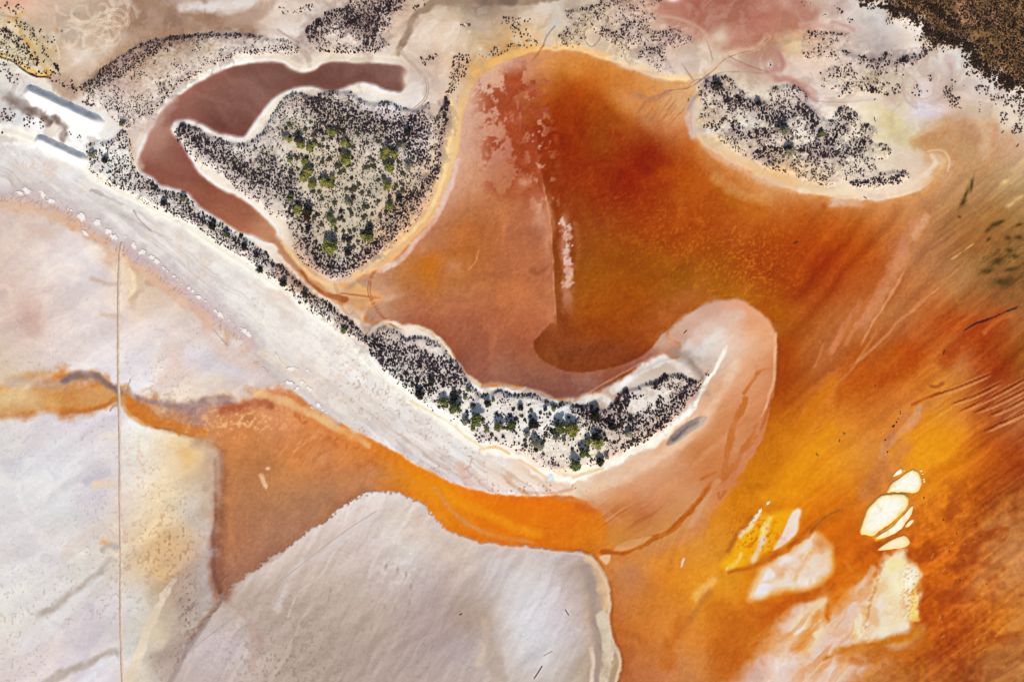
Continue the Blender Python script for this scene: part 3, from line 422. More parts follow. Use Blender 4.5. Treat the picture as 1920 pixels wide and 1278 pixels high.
sfl = 4 + 16 * sstep(560, 440, X) * sstep(300, 340, Y); mL = 1 - sstep(-sfl, sfl, sdL + N12 * 2.2 + NB * (sfl - 4) * .5)
shoreN = np.exp(-((X - 1820) / 110) ** 2 - ((Y - 262) / 40) ** 2)
mL2 = mL * 1.0; soft_t = sstep(1090, 1150, X) * sstep(840, 930, Y)
mL2 = mL2 * (1 - soft_t) + soft_t * (1 - sstep(-16, 14, sdL + N12 * 8 + NB * 6))
soft_e = sstep(1700, 1780, X) * sstep(180, 240, Y)            # the north-east shore fades
mL2 = mL2 * (1 - soft_e) + soft_e * (1 - sstep(-34, 30, sdL + N12 * 14 + S1 * 8))
fL = field(LD)
lay(mL2, fL)
landm = mL2
sh = np.exp(-np.clip(sdL, 0, 99) / 24.0) * (1 - mL2) * sstep(1280, 1330, X) * sstep(230, 270, Y) * sstep(480, 420, Y) * sstep(1820, 1740, X)
lay(sh * np.clip(.95 + .5 * NB, 0, 1), (216, 160, 104), .95)
sh = np.exp(-np.clip(sdL + N12 * 5, 0, 99) / 11.0) * (1 - mL2) * sstep(980, 1010, X) * sstep(200, 150, Y); lay(sh, (216, 158, 96), .75)
sh = np.exp(-np.clip(sdL + N12 * 4, 0, 99) / 34.0) * (1 - mL2) * sstep(1000, 930, X) * sstep(440, 340, Y) * (1 - .75 * scum); lay(sh, (216, 174, 148), .85)
sh = np.exp(-np.clip(sdL + N12 * 4, 0, 99) / 12.0) * (1 - mL2) * sstep(900, 850, X) * sstep(330, 400, Y) * sstep(560, 500, Y); lay(sh, (206, 146, 108), .6)
mt = fbm(X + WX * 3, Y + WY * 3, 34, 4, 6, .62); lay(landm * sstep(330, 240, Y) * sstep(0, .6, mt), (190, 166, 148), .4); lay(landm * sstep(330, 240, Y) * sstep(.1, .7, -mt), (232, 218, 204), .4)
om = np.exp(np.clip(sdL + N12 * 5, -99, 0) / 20.0) * mL2 * sstep(1130, 1260, X) * sstep(560, 640, Y + (X - 1300) * .4) * sstep(-1, 40, Y - (960 - X * .22) + 0 * X); lay(np.clip(om, 0, 1), (200, 118, 66), .75)
patch("1240 14 1280 -10 1420 -30 1500 -6 1530 26 1500 56 1470 66 1430 84 1385 92 1350 92 1322 70 1290 45 1255 34", 16, (184, 124, 108), .6, 8)
blob(1350, 72, 16, 13, 20, (222, 204, 184), .8, 1, 1); blob(1430, 30, 40, 14, -10, (172, 104, 90), .5, 1, 1); blob(1490, 20, 20, 20, 0, (202, 158, 142), .4, 1, 2)
C -= (landm * sstep(230, 170, Y) * sstep(960, 1060, X))[..., None] * np.array([4., 7, 10])
# texture of the plains
pl = landm * sstep(420, 200, Y)
C += (fbm(X + WX * 2, Y + WY * 2, 60, 4, 7, .6) * 13 * pl)[..., None] * np.array([.9, 1, 1.05]) + (rotn(-15, 160, 16, 3, 5, WX * 2, WY * 2) * 5 * pl)[..., None]
# north-west plain
stroke("262 0 300 18 350 22 400 40", 9, 12, (160, 126, 102), .6, 5); stroke("300 60 360 45 420 35 470 55", 10, 12, (164, 128, 104), .5, 5); stroke("270 75 330 60 400 52 480 52", 5, 8, (168, 132, 108), .5, 3); stroke("340 15 420 8 480 2", 6, 9, (222, 212, 206), .7, 3); stroke("440 30 465 25 490 5", 4, 7, (176, 142, 120), .5, 3); stroke("430 40 480 30 520 -5", 7, 9, (182, 154, 136), .5, 4)
stroke("150 160 175 138 220 106 250 90", 9, 10, (190, 154, 122), .6, 3); stroke("145 150 160 125 200 92 230 70", 10, 12, (214, 192, 174), .5, 5); blob(165, 100, 16, 14, 0, (226, 214, 204), .6, 1, 2); blob(60, 45, 16, 12, 0, (196, 176, 150), .5, 1, 1); blob(30, 5, 26, 8, 0, (226, 178, 146), .6); blob(85, 75, 10, 14, 0, (178, 160, 140), .5, 1, 2); blob(125, 60, 26, 18, 0, (188, 174, 156), .5, 1, 1)
blob(107, 54, 3, 8, 0, (200, 146, 108), .8); blob(116, 58, 2.5, 2, 0, (96, 70, 56), .8); blob(135, 28, 10, 3, -10, (140, 134, 128), .5); stroke("98 60 110 95 112 112", 1.0, 2, (226, 208, 188), .5)
# wheel rings
for k in range(34):
    x = 110 + rng.random() * 118; y = 4 + rng.random() * 78; r = 7 + rng.random() * 20; a0 = rng.random() * 6.28; sp = 1.8 + rng.random() * 3.6
    if (x - 170) ** 2 / 62 ** 2 + (y - 38) ** 2 / 50 ** 2 > 1: continue
    for dr in (0, 3.2):
        q = np.array([[x + (r + dr) * math.cos(a0 + sp * t / 10), y + (r + dr) * .9 * math.sin(a0 + sp * t / 10)] for t in range(11)])
        stroke(q, .3, 1.2, (236, 216, 192), .42, 0, .1, 2)
for x, y, r, a0, sp in ((188, 80, 30, 2.6, 2.2), (150, 72, 30, .6, 2.6), (205, 60, 24, 3.4, 2.4), (160, 20, 26, 0, 3)):
    for dr in (0, 3.4):
        q = np.array([[x + (r + dr) * math.cos(a0 + sp * t / 10), y + (r + dr) * .8 * math.sin(a0 + sp * t / 10)] for t in range(11)])
        stroke(q, .4, 1.2, (238, 216, 190), .5, 0, .1, 2)
# ochre tracks in the north-west scrub
for t, w, o in (("-10 96 20 108 50 128 78 140 96 142", 3.4, .85), ("40 62 60 90 78 112 92 132", 3, .7), ("30 40 50 70 66 96", 2, .6), ("60 110 78 120 92 140", 2.5, .7), ("10 40 28 34 45 24", 4, .5)):
    stroke(t, w, 2.5, (218, 176, 104), o, 1.5)
for t, w in (("-10 102 20 114 48 134 74 144 95 146", 1.2),): stroke(t, w, 1.5, (70, 48, 40), .7, 1)
patch("90 146 112 138 140 150 150 166 138 186 116 178 96 160", 7, (186, 154, 132), .7, 3)
# dark wet seam between the stockpiles
for t, w in (("10 186 30 192 45 204 58 212", (6, 7)), ("64 208 78 214 90 226", (3, 4)), ("104 222 114 232 122 246 118 256", (4, 4))):
    stroke(t, w, 9, (118, 98, 88), .62, 5)
stroke("0 176 20 180 44 192", 5, 9, (176, 168, 162), .5, 2); stroke("24 236 34 226 36 214", 5, 8, (206, 206, 208), .5, 2)
blob(20, 285, 40, 16, 10, (222, 216, 216), .4, 1, 2); stroke("0 275 60 290 130 320", 4, 9, (214, 208, 206), .5, 3)
# ---- white sand road south of the strip
stroke("-40 232 40 252 100 278 160 312 205 350 275 386 350 424 412 466 480 510 540 548 600 594 650 632 690 678 720 712 770 750 830 786 880 826 920 842 975 856 1010 880 1040 896 1070 896 1120 880 1180 852 1230 824 1270 792 1300 760",
       (9, 6), 6, (255, 250, 236), .9, 1.5)
stroke("1300 760 1322 722 1345 684 1362 648", (4, 1.5), 3.5, (252, 244, 226), .85, 1)
stroke("690 672 720 708 770 745 830 780 880 820", 6, 6, (255, 252, 242), .8, 1)
stroke("770 752 800 768 840 790 880 822 905 838", 1.2, 3, (240, 210, 160), .4, 1.5); stroke("900 842 930 838 955 850", 2, 2.5, (240, 196, 130), .6, 1); stroke("1075 893 1105 884 1130 878", 2, 3, (238, 196, 140), .6, 1); stroke("975 862 1000 876 1025 896", 2.5, 3, (240, 196, 146), .6, 1)
for o_ in ((0, 0), (3.5, -2.5)): stroke(P('30 250 100 279 165 316 210 352 280 388 352 427 414 468 482 512 542 550 602 596 652 634 690 680 722 716 772 754') + o_, .4, 1.6, (226, 212, 192), .45)
# beach lines parallel to the strip
band = landm * sstep(300, 360, Y + X * .0) * (1 - sstep(-2, 30, big_sd(CRES) * 0 - 1))
BL = rotn(37, 190, 7, 4, 6, WX * .8, WY * .8)
sdST = big_sd(STRIP)
below = landm * sstep(-10, 25, (Y - np.interp(X, [0, 160, 205, 350, 480, 600, 700, 830, 920, 1040, 1200, 1300, 1345], [262, 318, 356, 432, 520, 604, 694, 798, 850, 902, 850, 770, 690]))) * sstep(1120, 1020, X)
C += (BL * 15 * below)[..., None] * np.array([1, 1, 1.05])
lay(below * sstep(.35, .8, BL + N3 * .4) * sstep(700, 400, X), (194, 184, 178), .4)
lay(below * sstep(.35, .8, rotn(37, 90, 6, 3, 8, WX, WY)), (246, 240, 234), .45)
sp = sstep(.45, .8, N3 + N12 * .4) * below * sstep(560, 660, X) * sstep(1000, 900, X); lay(sp, (196, 160, 142), .5)
stroke("700 790 740 820 790 850 830 862", 12, 10, (206, 188, 178), .4, 4); stroke("600 690 650 720 700 760 740 790", 3, 4, (240, 226, 206), .5, 2); stroke("870 880 880 872 885 860", 1.4, 2, (206, 150, 120), .4); blob(940, 868, 14, 6, 20, (226, 232, 240), .6, 1, .6); stroke("1022 905 1032 890 1034 900", 2, 5, (206, 212, 222), .6, 1)
stroke("250 396 262 414 284 432", 1, 1.6, (176, 156, 144), .5, .8); blob(140, 330, 20, 6, 25, (196, 194, 194), .5, 1, 1); stroke("170 356 205 372 228 384", 2.5, 3, (174, 164, 152), .5, 2); stroke("225 400 260 420 320 450", 1.5, 3, (190, 172, 164), .4, 1); blob(130, 327, 12, 8, 30, (244, 242, 246), .6, 1, 1)
# cracked crust beside the row of salt slabs
lay(below * np.clip(sstep(-.1, .6, N40 + .6 * NB + .5 * BL), 0, 1), (212, 202, 198), .32); lay(below * sstep(.2, .8, NB + .5 * N3) * sstep(-.2, .5, N120 + .3), (226, 204, 184), .35); lay(below * sstep(-.1, .5, -N40 + .4 * BL), (243, 236, 228), .4)
rowp = "5 372 50 372 90 385 140 408 190 442 226 464 262 490 310 520 350 552 400 592 440 622 470 648"
RQ = P(rowp)
stroke(RQ + [7, -9], 13, 12, (206, 190, 188), .7, 6); stroke(RQ + [2, 0], 9, 8, (208, 184, 182), .7, 5); stroke(RQ[:6] + [-4, 10], 8, 9, (220, 184, 156), .7, 6); stroke(RQ[5:10] + [-6, 10], 7, 9, (220, 182, 158), .65, 6); stroke(RQ[9:] + [-6, 8], 6, 8, (222, 192, 174), .5, 5)
lay(below * np.exp(-((Y - np.interp(X, [0, 50, 140, 226, 310, 400, 480, 600, 700], [340, 350, 385, 440, 495, 560, 640, 735, 790])) / 34) ** 2) * np.clip(.5 + .7 * BL + .4 * N40, 0, 1), (210, 202, 198), .4)
for k in range(110):
    t = rng.random(); q = smooth(P(rowp), False, 4); i = int(t * (len(q) - 2)); px, py = q[i] + rng.normal(size=2) * 5 + [-4, 6]
    a = math.radians(-52 + rng.normal() * 25); L = 4 + rng.random() * 9
    stroke(np.array([[px, py], [px + math.cos(a) * L * .5 + 1.5, py + math.sin(a) * L * .5 + 1], [px + math.cos(a) * L, py + math.sin(a) * L]]), .45, 1.3, (172, 146, 134), .34, 0, .15, 2)
stroke("490 690 520 700 560 730 600 762 630 785", 10, 8, (206, 194, 190), .6, 4); stroke("500 660 540 690 580 720", 8, 9, (226, 208, 188), .4, 3)
stroke("480 735 520 745 570 770 620 795", 6, 6, (232, 190, 140), .6, 3); stroke("590 780 640 805 690 832", 5, 6, (230, 184, 128), .6, 3)
# ---- shore rims of the basin
rimN = np.clip(.55 + .7 * NB, .1, 1) * np.exp(-((sdL + 7) / 5.0) ** 2) * mL * sstep(560, 520, Y) * sstep(1790, 1770, X) * sstep(600, 660, X); lay(rimN, (234, 190, 132), .6)
rim2 = np.clip(.55 + .7 * NB, .1, 1) * np.exp(-((sdL + 1.5) / 2.2) ** 2) * mL * sstep(560, 520, Y) * sstep(1760, 1700, X) * sstep(600, 660, X); lay(rim2, (218, 176, 142), .55)
stroke("858 300 846 345 830 384 806 422 772 462 742 492 712 508", 4, 4, (226, 190, 172), .75, 1)
stroke("846 190 850 240 838 290 833 330 818 372 796 408 768 438 738 464 706 486", 3, 3, (244, 210, 152), .7, 1)
stroke("1002 92 960 102 920 118 890 140", 4, 5, (232, 180, 106), .7, 1.5); stroke("1010 90 1040 88 1090 92 1140 106", 4, 5, (238, 190, 126), .6, 1.5); stroke("1140 110 1190 126 1240 142 1290 150", 3.5, 5, (242, 206, 158), .7, 1.5); stroke("1150 118 1200 134 1250 150", 3, 6, (208, 180, 160), .5, 2)
stroke("1303 250 1320 274 1345 292 1390 316 1440 338 1500 356", 5, 8, (224, 190, 164), .4, 3); stroke("1500 356 1560 362 1620 362 1690 352 1730 330 1752 308 1748 292", 3, 5, (238, 214, 188), .5, 1.5); stroke("1560 380 1600 378 1650 372", 6, 8, (222, 194, 176), .5, 3)
stroke("1297 190 1294 225 1302 250", 6, 6, (212, 188, 180), .6, 2)
stroke("1776 320 1780 300 1766 282 1740 284", 1.4, 2.5, (226, 190, 152), .6)
# creek from the north-east into the basin
for t, w, c, o in (("1440 70 1420 88 1390 96 1360 108 1345 125 1320 142 1300 160", (4, 6), (222, 186, 150), .55), ("1440 72 1418 92 1388 100 1358 112 1340 130 1315 150 1290 165 1255 170 1230 182", .45, (150, 112, 88), .5), ("1240 35 1280 42 1315 62 1328 85 1336 112", .5, (170, 124, 106), .45), ("1238 30 1282 38 1318 58 1332 85", 2, (216, 176, 152), .5), ("1360 110 1390 125 1430 138 1480 148 1530 175", (3, 5), (196, 150, 134), .6), ("1365 105 1400 122 1440 136", .8, (160, 120, 104), .5), ("1290 165 1300 152 1330 146 1360 135 1440 138", .8, (176, 146, 132), .5), ("1250 172 1220 186 1190 178", 3, (176, 124, 98), .6), ("1300 150 1285 130 1278 118", .9, (176, 136, 118), .5), ("1310 175 1296 190 1290 205", 2, (162, 140, 124), .5), ("1295 250 1310 242 1330 244", 3, (196, 176, 172), .6), ("1330 246 1380 240 1420 230", 5, (236, 228, 222), .5)):
    stroke(t, w, 1.4 if (w if not isinstance(w, tuple) else w[0]) < 2 else 6, c, o * .85, .8)
stroke("1022 80 1030 60 1045 40", 4, 7, (206, 196, 190), .6, 2); stroke("1018 88 1024 70 1040 50", 1, 1.6, (176, 132, 96), .5); stroke("1000 112 1012 96 1020 84", 1.2, 2, (176, 120, 70), .5); stroke("1095 60 1096 75 1108 88 1120 80 1128 66", .8, 1.4, (170, 136, 110), .5); blob(1112, 72, 10, 9, 0, (206, 178, 156), .6); stroke("1178 92 1172 106 1182 120", 1, 2, (196, 166, 140), .5); blob(1270, 112, 22, 12, 0, (206, 178, 168), .5, 1, 1)
blob(1262, 0, 12, 5, 0, (240, 228, 216), .7)
stroke("1440 130 1462 128 1466 115 1455 98", 4, 5, (190, 136, 124), .7, 1); blob(1443, 122, 6, 9, 0, (226, 206, 190), .8); stroke("1455 148 1490 154 1515 178 1530 190", 4, 6, (194, 146, 132), .7, 1.5); stroke("1530 190 1580 192 1640 186", .8, 1.6, (196, 170, 156), .5)
stroke("1500 48 1540 46 1570 62 1590 60", 3, 6, (206, 164, 150), .5, 2); stroke("1560 40 1590 50 1600 56", 2, 4, (198, 150, 136), .5); blob(1640, 80, 26, 20, 0, (188, 176, 174), .4, 1, 1); blob(1660, 45, 20, 22, 0, (220, 216, 216), .5, 1, 1)
stroke("1780 110 1782 135 1775 155 1760 170 1745 185", (8, 4), 7, (206, 184, 176), .6, 2); stroke("1780 120 1784 140 1776 160", 2, 5, (196, 162, 152), .4); stroke("1664 150 1668 175 1680 195", 2, 3, (206, 176, 166), .5); stroke("1690 165 1700 190 1720 205", 2, 3, (206, 176, 168), .5); stroke("1706 162 1712 178 1728 186 1748 178 1750 165", 1, 2, (214, 184, 160), .6); blob(1735, 215, 22, 16, 10, (218, 210, 220), .7, 1, .6); blob(1835, 170, 30, 30, 0, (228, 222, 218), .4, 1, 2)
stroke("1640 195 1665 220 1690 250 1715 270", (9, 12), 13, (222, 204, 154), .4, 4); stroke("1590 190 1640 186 1680 205 1720 230", 4, 7, (226, 206, 190), .5, 2)
blob(1790, 255, 40, 26, 20, (186, 142, 92), .5, 1, 2); stroke("1720 265 1745 262 1790 275 1830 300", 10, 12, (192, 152, 106), .5, 4); stroke("1840 235 1850 260 1845 290", 9, 10, (212, 182, 144), .5, 4); stroke("1775 225 1790 240 1780 262", 8, 10, (200, 160, 120), .5, 3)
# brown creek by the north edge
stroke("1040 -10 960 2 900 4 840 2 800 14 775 36 762 62 752 88 748 104", (9, 3.2), 5, (160, 134, 112), .75, 1.5); stroke("900 0 930 4 960 2", 7, 7, (122, 102, 88), .6, 2); stroke("752 90 742 100 735 106", 2, 4, (206, 178, 150), .6)
stroke("760 60 750 80 752 100 768 118 785 135 797 152 800 168 795 185 780 200 765 212", .5, 1.3, (176, 146, 126), .55); stroke("764 60 754 80 756 100 772 117 789 134 801 152 804 168 799 186 784 202 769 214", .5, 1.3, (176, 146, 126), .55)
stroke("562 70 558 82 568 98 580 112 582 122", (3.5, 5), 4, (188, 164, 148), .6, 1); stroke("480 50 520 62 550 72 562 80", 3, 5, (196, 178, 168), .5, 1.5); stroke("560 60 570 40 600 15", 5, 8, (226, 214, 204), .6, 2); stroke("520 55 540 70 560 80", 1, 2, (170, 146, 134), .4); blob(540, 55, 20, 8, 20, (226, 218, 212), .5, 1, 1)
for x, y, rx, ry in ((871, 47, 5, 3.5), (826, 75, 4, 4), (870, 84, 5, 4), (810, 40, 6, 3), (880, 60, 3, 3), (900, 92, 4, 4), (848, 100, 5, 3)): blob(x, y, rx, ry, -20, (236, 212, 180), .7)
blob(840, 30, 40, 18, 0, (206, 178, 152), .4, 1, 2); blob(1290, 110, 14, 10, 0, (226, 214, 204), .4)
# ---- brown pond
PD = """300 262 172 126 110; 350 192 156 106 94; 420 162 140 94 82; 450 200 130 86 78; 520 142 134 94 84; 600 150 128 88 78; 680 140 128 88 80; 740 150 134 96 86; 286 310 146 94 80; 350 330 150 94 78; 400 380 154 96 76; 450 405 168 106 82; 490 430 186 134 104; 400 222 126 82 72; 320 220 158 110 98; 270 290 164 116 102; 330 290 146 94 80; 560 145 132 92 82; 500 200 140 98 88"""
sdPo = big_sd(POND)
rp = np.exp(-((sdPo - 5) / 4.5) ** 2) * np.clip(.75 + .5 * NB, .2, 1) ; lay(rp * sstep(540, 480, X + (Y - 430)*.3), (238, 228, 220), .65)
rp = np.exp(-((sdPo - 13) / 4) ** 2) * sstep(770, 740, X); lay(rp, (244, 224, 196), .5)
mPo = 1 - sstep(-4, 4, sdPo + N12 * 1.2)
lay(mPo, field(PD) - np.array([3., 3, 5]) + (np.exp(np.clip(sdPo, -99, 0) / 9) * 14)[..., None])
C += (rotn(20, 160, 26, 3, 3, WX * 3, WY * 3) * 9 * mPo)[..., None]
stroke("244 250 252 290 262 312", 5, 7, (216, 190, 176), .6, 1.5); stroke("275 240 300 220 330 190", 6, 9, (190, 158, 144), .5, 3); stroke("243 262 246 290 256 316", 1.2, 2, (240, 214, 176), .6)
blob(762, 150, 8, 26, 0, (226, 206, 186), .6, 1, .6); blob(775, 165, 12, 30, 0, (216, 202, 198), .5, 1, .6)
# channel from the pond into the basin
stroke("505 445 522 458 542 482 565 510 590 535 615 553 645 565 680 566 706 560", (9, 5), 5, (206, 150, 106), .85, 1.2); stroke("560 505 585 534 610 552 645 562", (2, 5), 3, (176, 104, 60), .75, 1); stroke("500 440 520 455 540 478 560 502", 4, 5, (186, 140, 112), .6, 1)
stroke("490 462 515 470 535 492 560 520 590 548 620 566 650 590 680 612", 2.5, 4, (234, 218, 206), .6, 1); stroke("530 455 550 480 575 508 600 528 640 538", 3, 4, (236, 198, 146), .7, 1)
stroke("640 534 680 545 710 556 700 566 670 574", 5, 6, (226, 166, 104), .7, 2); stroke("640 550 690 556 712 560", 1.2, 2, (196, 112, 50), .6); blob(720, 545, 24, 14, 10, (206, 156, 116), .6, 1, 1); blob(735, 558, 26, 8, -10, (214, 178, 150), .5, 1, 1); blob(660, 535, 14, 5, -35, (160, 130, 116), .5)
stroke("680 575 720 585 700 600", 7, 9, (196, 148, 116), .5, 3); stroke("655 580 680 605 690 625", 4, 6, (206, 170, 146), .6, 2); stroke("690 628 700 618 720 608", 3, 4, (176, 140, 116), .6); blob(700, 612, 10, 6, -30, (168, 126, 100), .6)
for dx in (0, 4):
    stroke(np.array([[700., 508], [692, 525], [690, 545], [696, 565], [712, 590], [735, 610], [752, 618]]) + [dx, 0], .5, 1.3, (170, 98, 54), .6); stroke(np.array([[626., 532], [632, 550], [638, 575], [650, 590]]) + [dx, 0], .5, 1.3, (190, 130, 80), .5)
# crescent's inner shore
stroke("692 628 720 604 748 610 764 624 778 612 800 618 826 640 848 668 870 700 900 724", 3, 4, (240, 222, 200), .75, 1); stroke("905 727 935 718 960 726 1000 734 1030 744", 3, 4, (196, 158, 132), .6, 1); blob(1000, 733, 18, 4, 10, (228, 208, 190), .6); stroke("1085 752 1110 744 1140 750", 6, 6, (236, 230, 224), .7, 2); blob(1068, 748, 14, 4, 0, (232, 214, 196), .6)
stroke("1150 730 1190 705 1225 682 1250 672 1275 690 1295 702", (6, 5), 5, (228, 214, 204), .75, 2); stroke("1160 725 1180 712", 5, 6, (242, 236, 230), .6); stroke("1262 660 1285 665 1300 685 1315 705", (5, 3), 7, (168, 146, 134), .7, 2); stroke("1290 650 1315 660 1325 640 1345 620", 8, 9, (226, 216, 208), .55, 3); stroke("1240 645 1270 625 1300 600 1340 575", 10, 12, (206, 160, 132), .4, 4); stroke("1300 640 1330 615 1360 600 1390 590", 8, 10, (224, 190, 170), .5, 3)
stroke("1000 733 1060 752 1090 745 1130 720 1165 700 1205 680 1240 662", 1, 2, (206, 160, 126), .4)
# crescent's outer flats
CL = rotn(-38, 200, 12, 4, 5, WX, WY); cm = landm * sstep(1060, 1180, X) * sstep(560, 620, Y); C += (CL * 4 * cm)[..., None]
stroke("1460 640 1458 700 1446 750 1428 800", 2, 3, (150, 80, 24), .4); stroke("1454 625 1453 690 1442 745 1420 805 1395 850", 2, 3, (236, 180, 136), .5)
patch("1250 832 1265 808 1290 790 1312 780 1325 782 1312 800 1285 818 1262 832", 3, (138, 124, 122), .75, 2); stroke("1262 824 1285 806 1310 790", 2, 3, (104, 96, 98), .5, 2)
stroke("1380 680 1350 740 1310 800 1250 850 1180 890 1100 920", 6, 10, (238, 206, 176), .45, 3); stroke("1420 690 1400 760 1360 820 1300 870", 3, 6, (216, 148, 100), .5, 2)
for t, w in (("1440 690 1420 700 1396 735", 2), ("1440 770 1425 795 1400 830 1385 860 1360 890 1330 915 1300 945 1270 985", 4), ("1400 745 1375 800 1365 850 1355 890", 5), ("1330 910 1290 960 1265 990", 3), ("1418 815 1395 850", 2), ("1360 920 1350 935 1348 925", 1), ("1315 900 1340 885", 1.4)):
    stroke(t, w, 3.5, (196, 108, 42), .6, 1.5)
stroke("1330 915 1305 945 1290 962 1262 988 1210 1018 1165 1036 1130 1034", (3, 4.5), 3, (186, 98, 22), .9, 1.2); stroke("1275 985 1245 1002 1200 1008 1165 1022", 2, 2.5, (190, 108, 36), .7, 1); stroke("1345 900 1315 950 1295 985", 4, 4, (214, 152, 104), .6, 1); patch("1150 1028 1180 1012 1222 1004 1200 1022 1165 1034", 2.5, (212, 150, 92), .8, 1); patch("1125 1042 1145 1040 1138 1058 1128 1050", 2, (226, 178, 134), .9)
ra = sstep(.1, .6, rotn(-35, 60, 5, 3, 8, WX * .3, WY * .3)) * np.exp(-(((X - 1180) / 70) ** 2 + ((Y - 968) / 22) ** 2)); lay(ra, (176, 96, 46), .6); ra = sstep(.2, .7, rotn(20, 5, 70, 2, 8)) * np.exp(-(((X - 1280) / 60) ** 2 + ((Y - 1020) / 40) ** 2)); lay(ra, (226, 156, 74), .35)
blob(1110, 950, 40, 10, 5, (196, 110, 60), .5, 1, 1.5); stroke("1040 932 1080 938 1120 950 1160 975", 3, 5, (208, 140, 96), .5, 1.5); stroke("1283 1046 1280 1056 1276 1062", (1.8, .6), 1, (240, 190, 160), .9); stroke("980 922 1040 924 1070 918", 2, 4, (206, 140, 104), .4)
redsp = sstep(.55, .8, N3) * landm * np.exp(-(((X - 1010) / 100) ** 2 + ((Y - 915) / 10) ** 2)); lay(redsp, (190, 110, 80), .7)
stroke("884 908 870 890 862 872", 5, 8, (222, 170, 140), .35, 3)
# ---- soil of the shrub ground: leaf litter grain
veg_outl = [ISLE, STRIP, CRES, NBAND, TOPB, TOPM, EAST, NEST, SCRUB, NWVEG]
VSD = [big_sd(p, 3) for p in veg_outl]
vegm = np.zeros_like(X)
for s in VSD[:8]: vegm = np.maximum(vegm, 1 - sstep(-4, 6, s + N12 * 4))
C += (N3 * 12 * vegm)[..., None] - (sstep(.1, .7, fbm(X, Y, 4, 2, 3)) * 16 * vegm)[..., None] * np.array([.95, 1, 1])
lay(vegm * sstep(.1, .6, N40) * .5, (212, 188, 186), .5)
sc_m = 1 - sstep(-34, 10, VSD[8] + N12 * 4 + N40 * 6)
lay(sc_m, np.stack([136 + 40 * N12 + 20 * N40, 98 + 30 * N12 + 14 * N40, 68 + 20 * N12], -1), .95); lay(sc_m * sstep(20, 50, -VSD[8] + N40 * 12) * sstep(-.2, .3, N40), (126, 98, 62), .5); lay(sc_m * sstep(30, 4, -VSD[8] + N12 * 8), (178, 146, 130), .6)
nw_m = 1 - sstep(-5, 5, VSD[9] + N12 * 5); lay(nw_m * sstep(-.1, .4, N12), (206, 186, 150), .6)
DKP = (("345 245 390 275 440 305 490 335 540 350 562 385 572 420 590 462 612 495 640 508 680 482 705 462", 15), ("835 190 838 235 826 290 812 335 775 372 742 410 735 440 700 470", 9), ("592 195 640 220 690 235 740 250 780 235", 24), ("500 300 540 330", 14), ("270 345 330 372 370 405 440 450 500 490 550 525 600 570 650 610", 8), ("1085 765 1130 785 1180 790 1230 780 1270 760 1300 730", 18), ("690 640 740 660 800 690 850 705", 24), ("900 740 935 732 960 740 997 740 1022 752 1060 756", 6), ("165 160 200 135 240 112 280 90 320 78 400 67 470 67", 10), ("250 225 290 205 325 168 375 133 437 106", 8), ("580 65 610 35 640 20 680 40 740 5", 18), ("660 40 700 50 690 75", 18), ("1380 190 1410 200 1450 222 1500 205 1520 225 1535 245", 16), ("1375 245 1400 252 1440 250 1462 232", 12), ("1420 290 1480 285 1550 275 1570 240", 14), ("1520 290 1560 290 1600 285 1620 260", 14), ("1325 160 1345 165 1360 185 1385 195", 10), ("1140 60 1160 65 1180 45 1200 50", 12), ("1195 100 1230 95 1250 70", 10), ("1580 95 1645 110 1690 112 1730 98", 9))
SPK = sstep(-.15, .5, N3 + .5 * N12 + .35 * NB)
for t, w in DKP: stroke(t, w, w * .9, (122, 100, 104), .22, 7, 0, 4, N12 + NB + N3)
lay(vegm * SPK, (160, 140, 136), .14)
lay((1 - sstep(-5, 5, VSD[0] + 30 + N12 * 10)) * sstep(-.4, .4, N40 + NB * .6), (180, 170, 148), .45)
for dx, dy, rx, ry in ((640, 330, 70, 60), (570, 290, 30, 40), (640, 420, 60, 40)): blob(dx, dy, rx, ry, 0, (214, 196, 170), .5, 1, 2)
for x, y, rx, ry in ((990, 800, 40, 30), (880, 770, 30, 20), (1050, 770, 30, 14), (935, 790, 20, 22)): blob(x, y, rx, ry, 0, (250, 250, 250), .6, 1, 1)
blob(796, 332, 7, 6, 0, (168, 142, 134), .8)
# salt haze, threads and crust in the brine
lm = (1 - landm) * (1 - fl_m) * (1 - mS)
TH = np.abs(rotn(-48, 60, 7, 3, 11, WX * 2, WY * 2)); C += ((sstep(.10, 0, TH) * 9 - 2) * lm * np.clip(.5 + NB, 0, 1))[..., None] * np.array([1, .85, .5])
C += (rng.normal(size=X.shape) * 2.0 * lm)[..., None] * np.array([1, .8, .4]) + (N3 * 2.5 * lm)[..., None] * np.array([1, .8, .4])
CK = np.abs(fbm(X + FX, Y + FY, 18, 3, 10, .55)); C -= (sstep(.07, 0, CK) * 9 * np.clip(fl_m + mS + below, 0, 1) * np.clip(.25 + N40, 0, 1))[..., None]
# the eye of the lens: small scale contrast of the crust itself
def box(A, r):
    B = np.pad(A, ((r + 1, r), (r + 1, r), (0, 0)), mode='edge').cumsum(0).cumsum(1); n = 2 * r + 1
    return (B[n:, n:] - B[:-n, n:] - B[n:, :-n] + B[:-n, :-n]) / (n * n)
C = np.clip(C, 0, 255); C = C + .55 * (C - box(C, 2)) + .28 * (C - box(C, 14))
# ---- all-over grain
Cg = N3 * 1.6 + N12 * 1.6 + rng.normal(size=X.shape) * 2.6
C += Cg[..., None] * np.array([1, 1, .95]) * .9
C = np.clip(C, 2, 255)
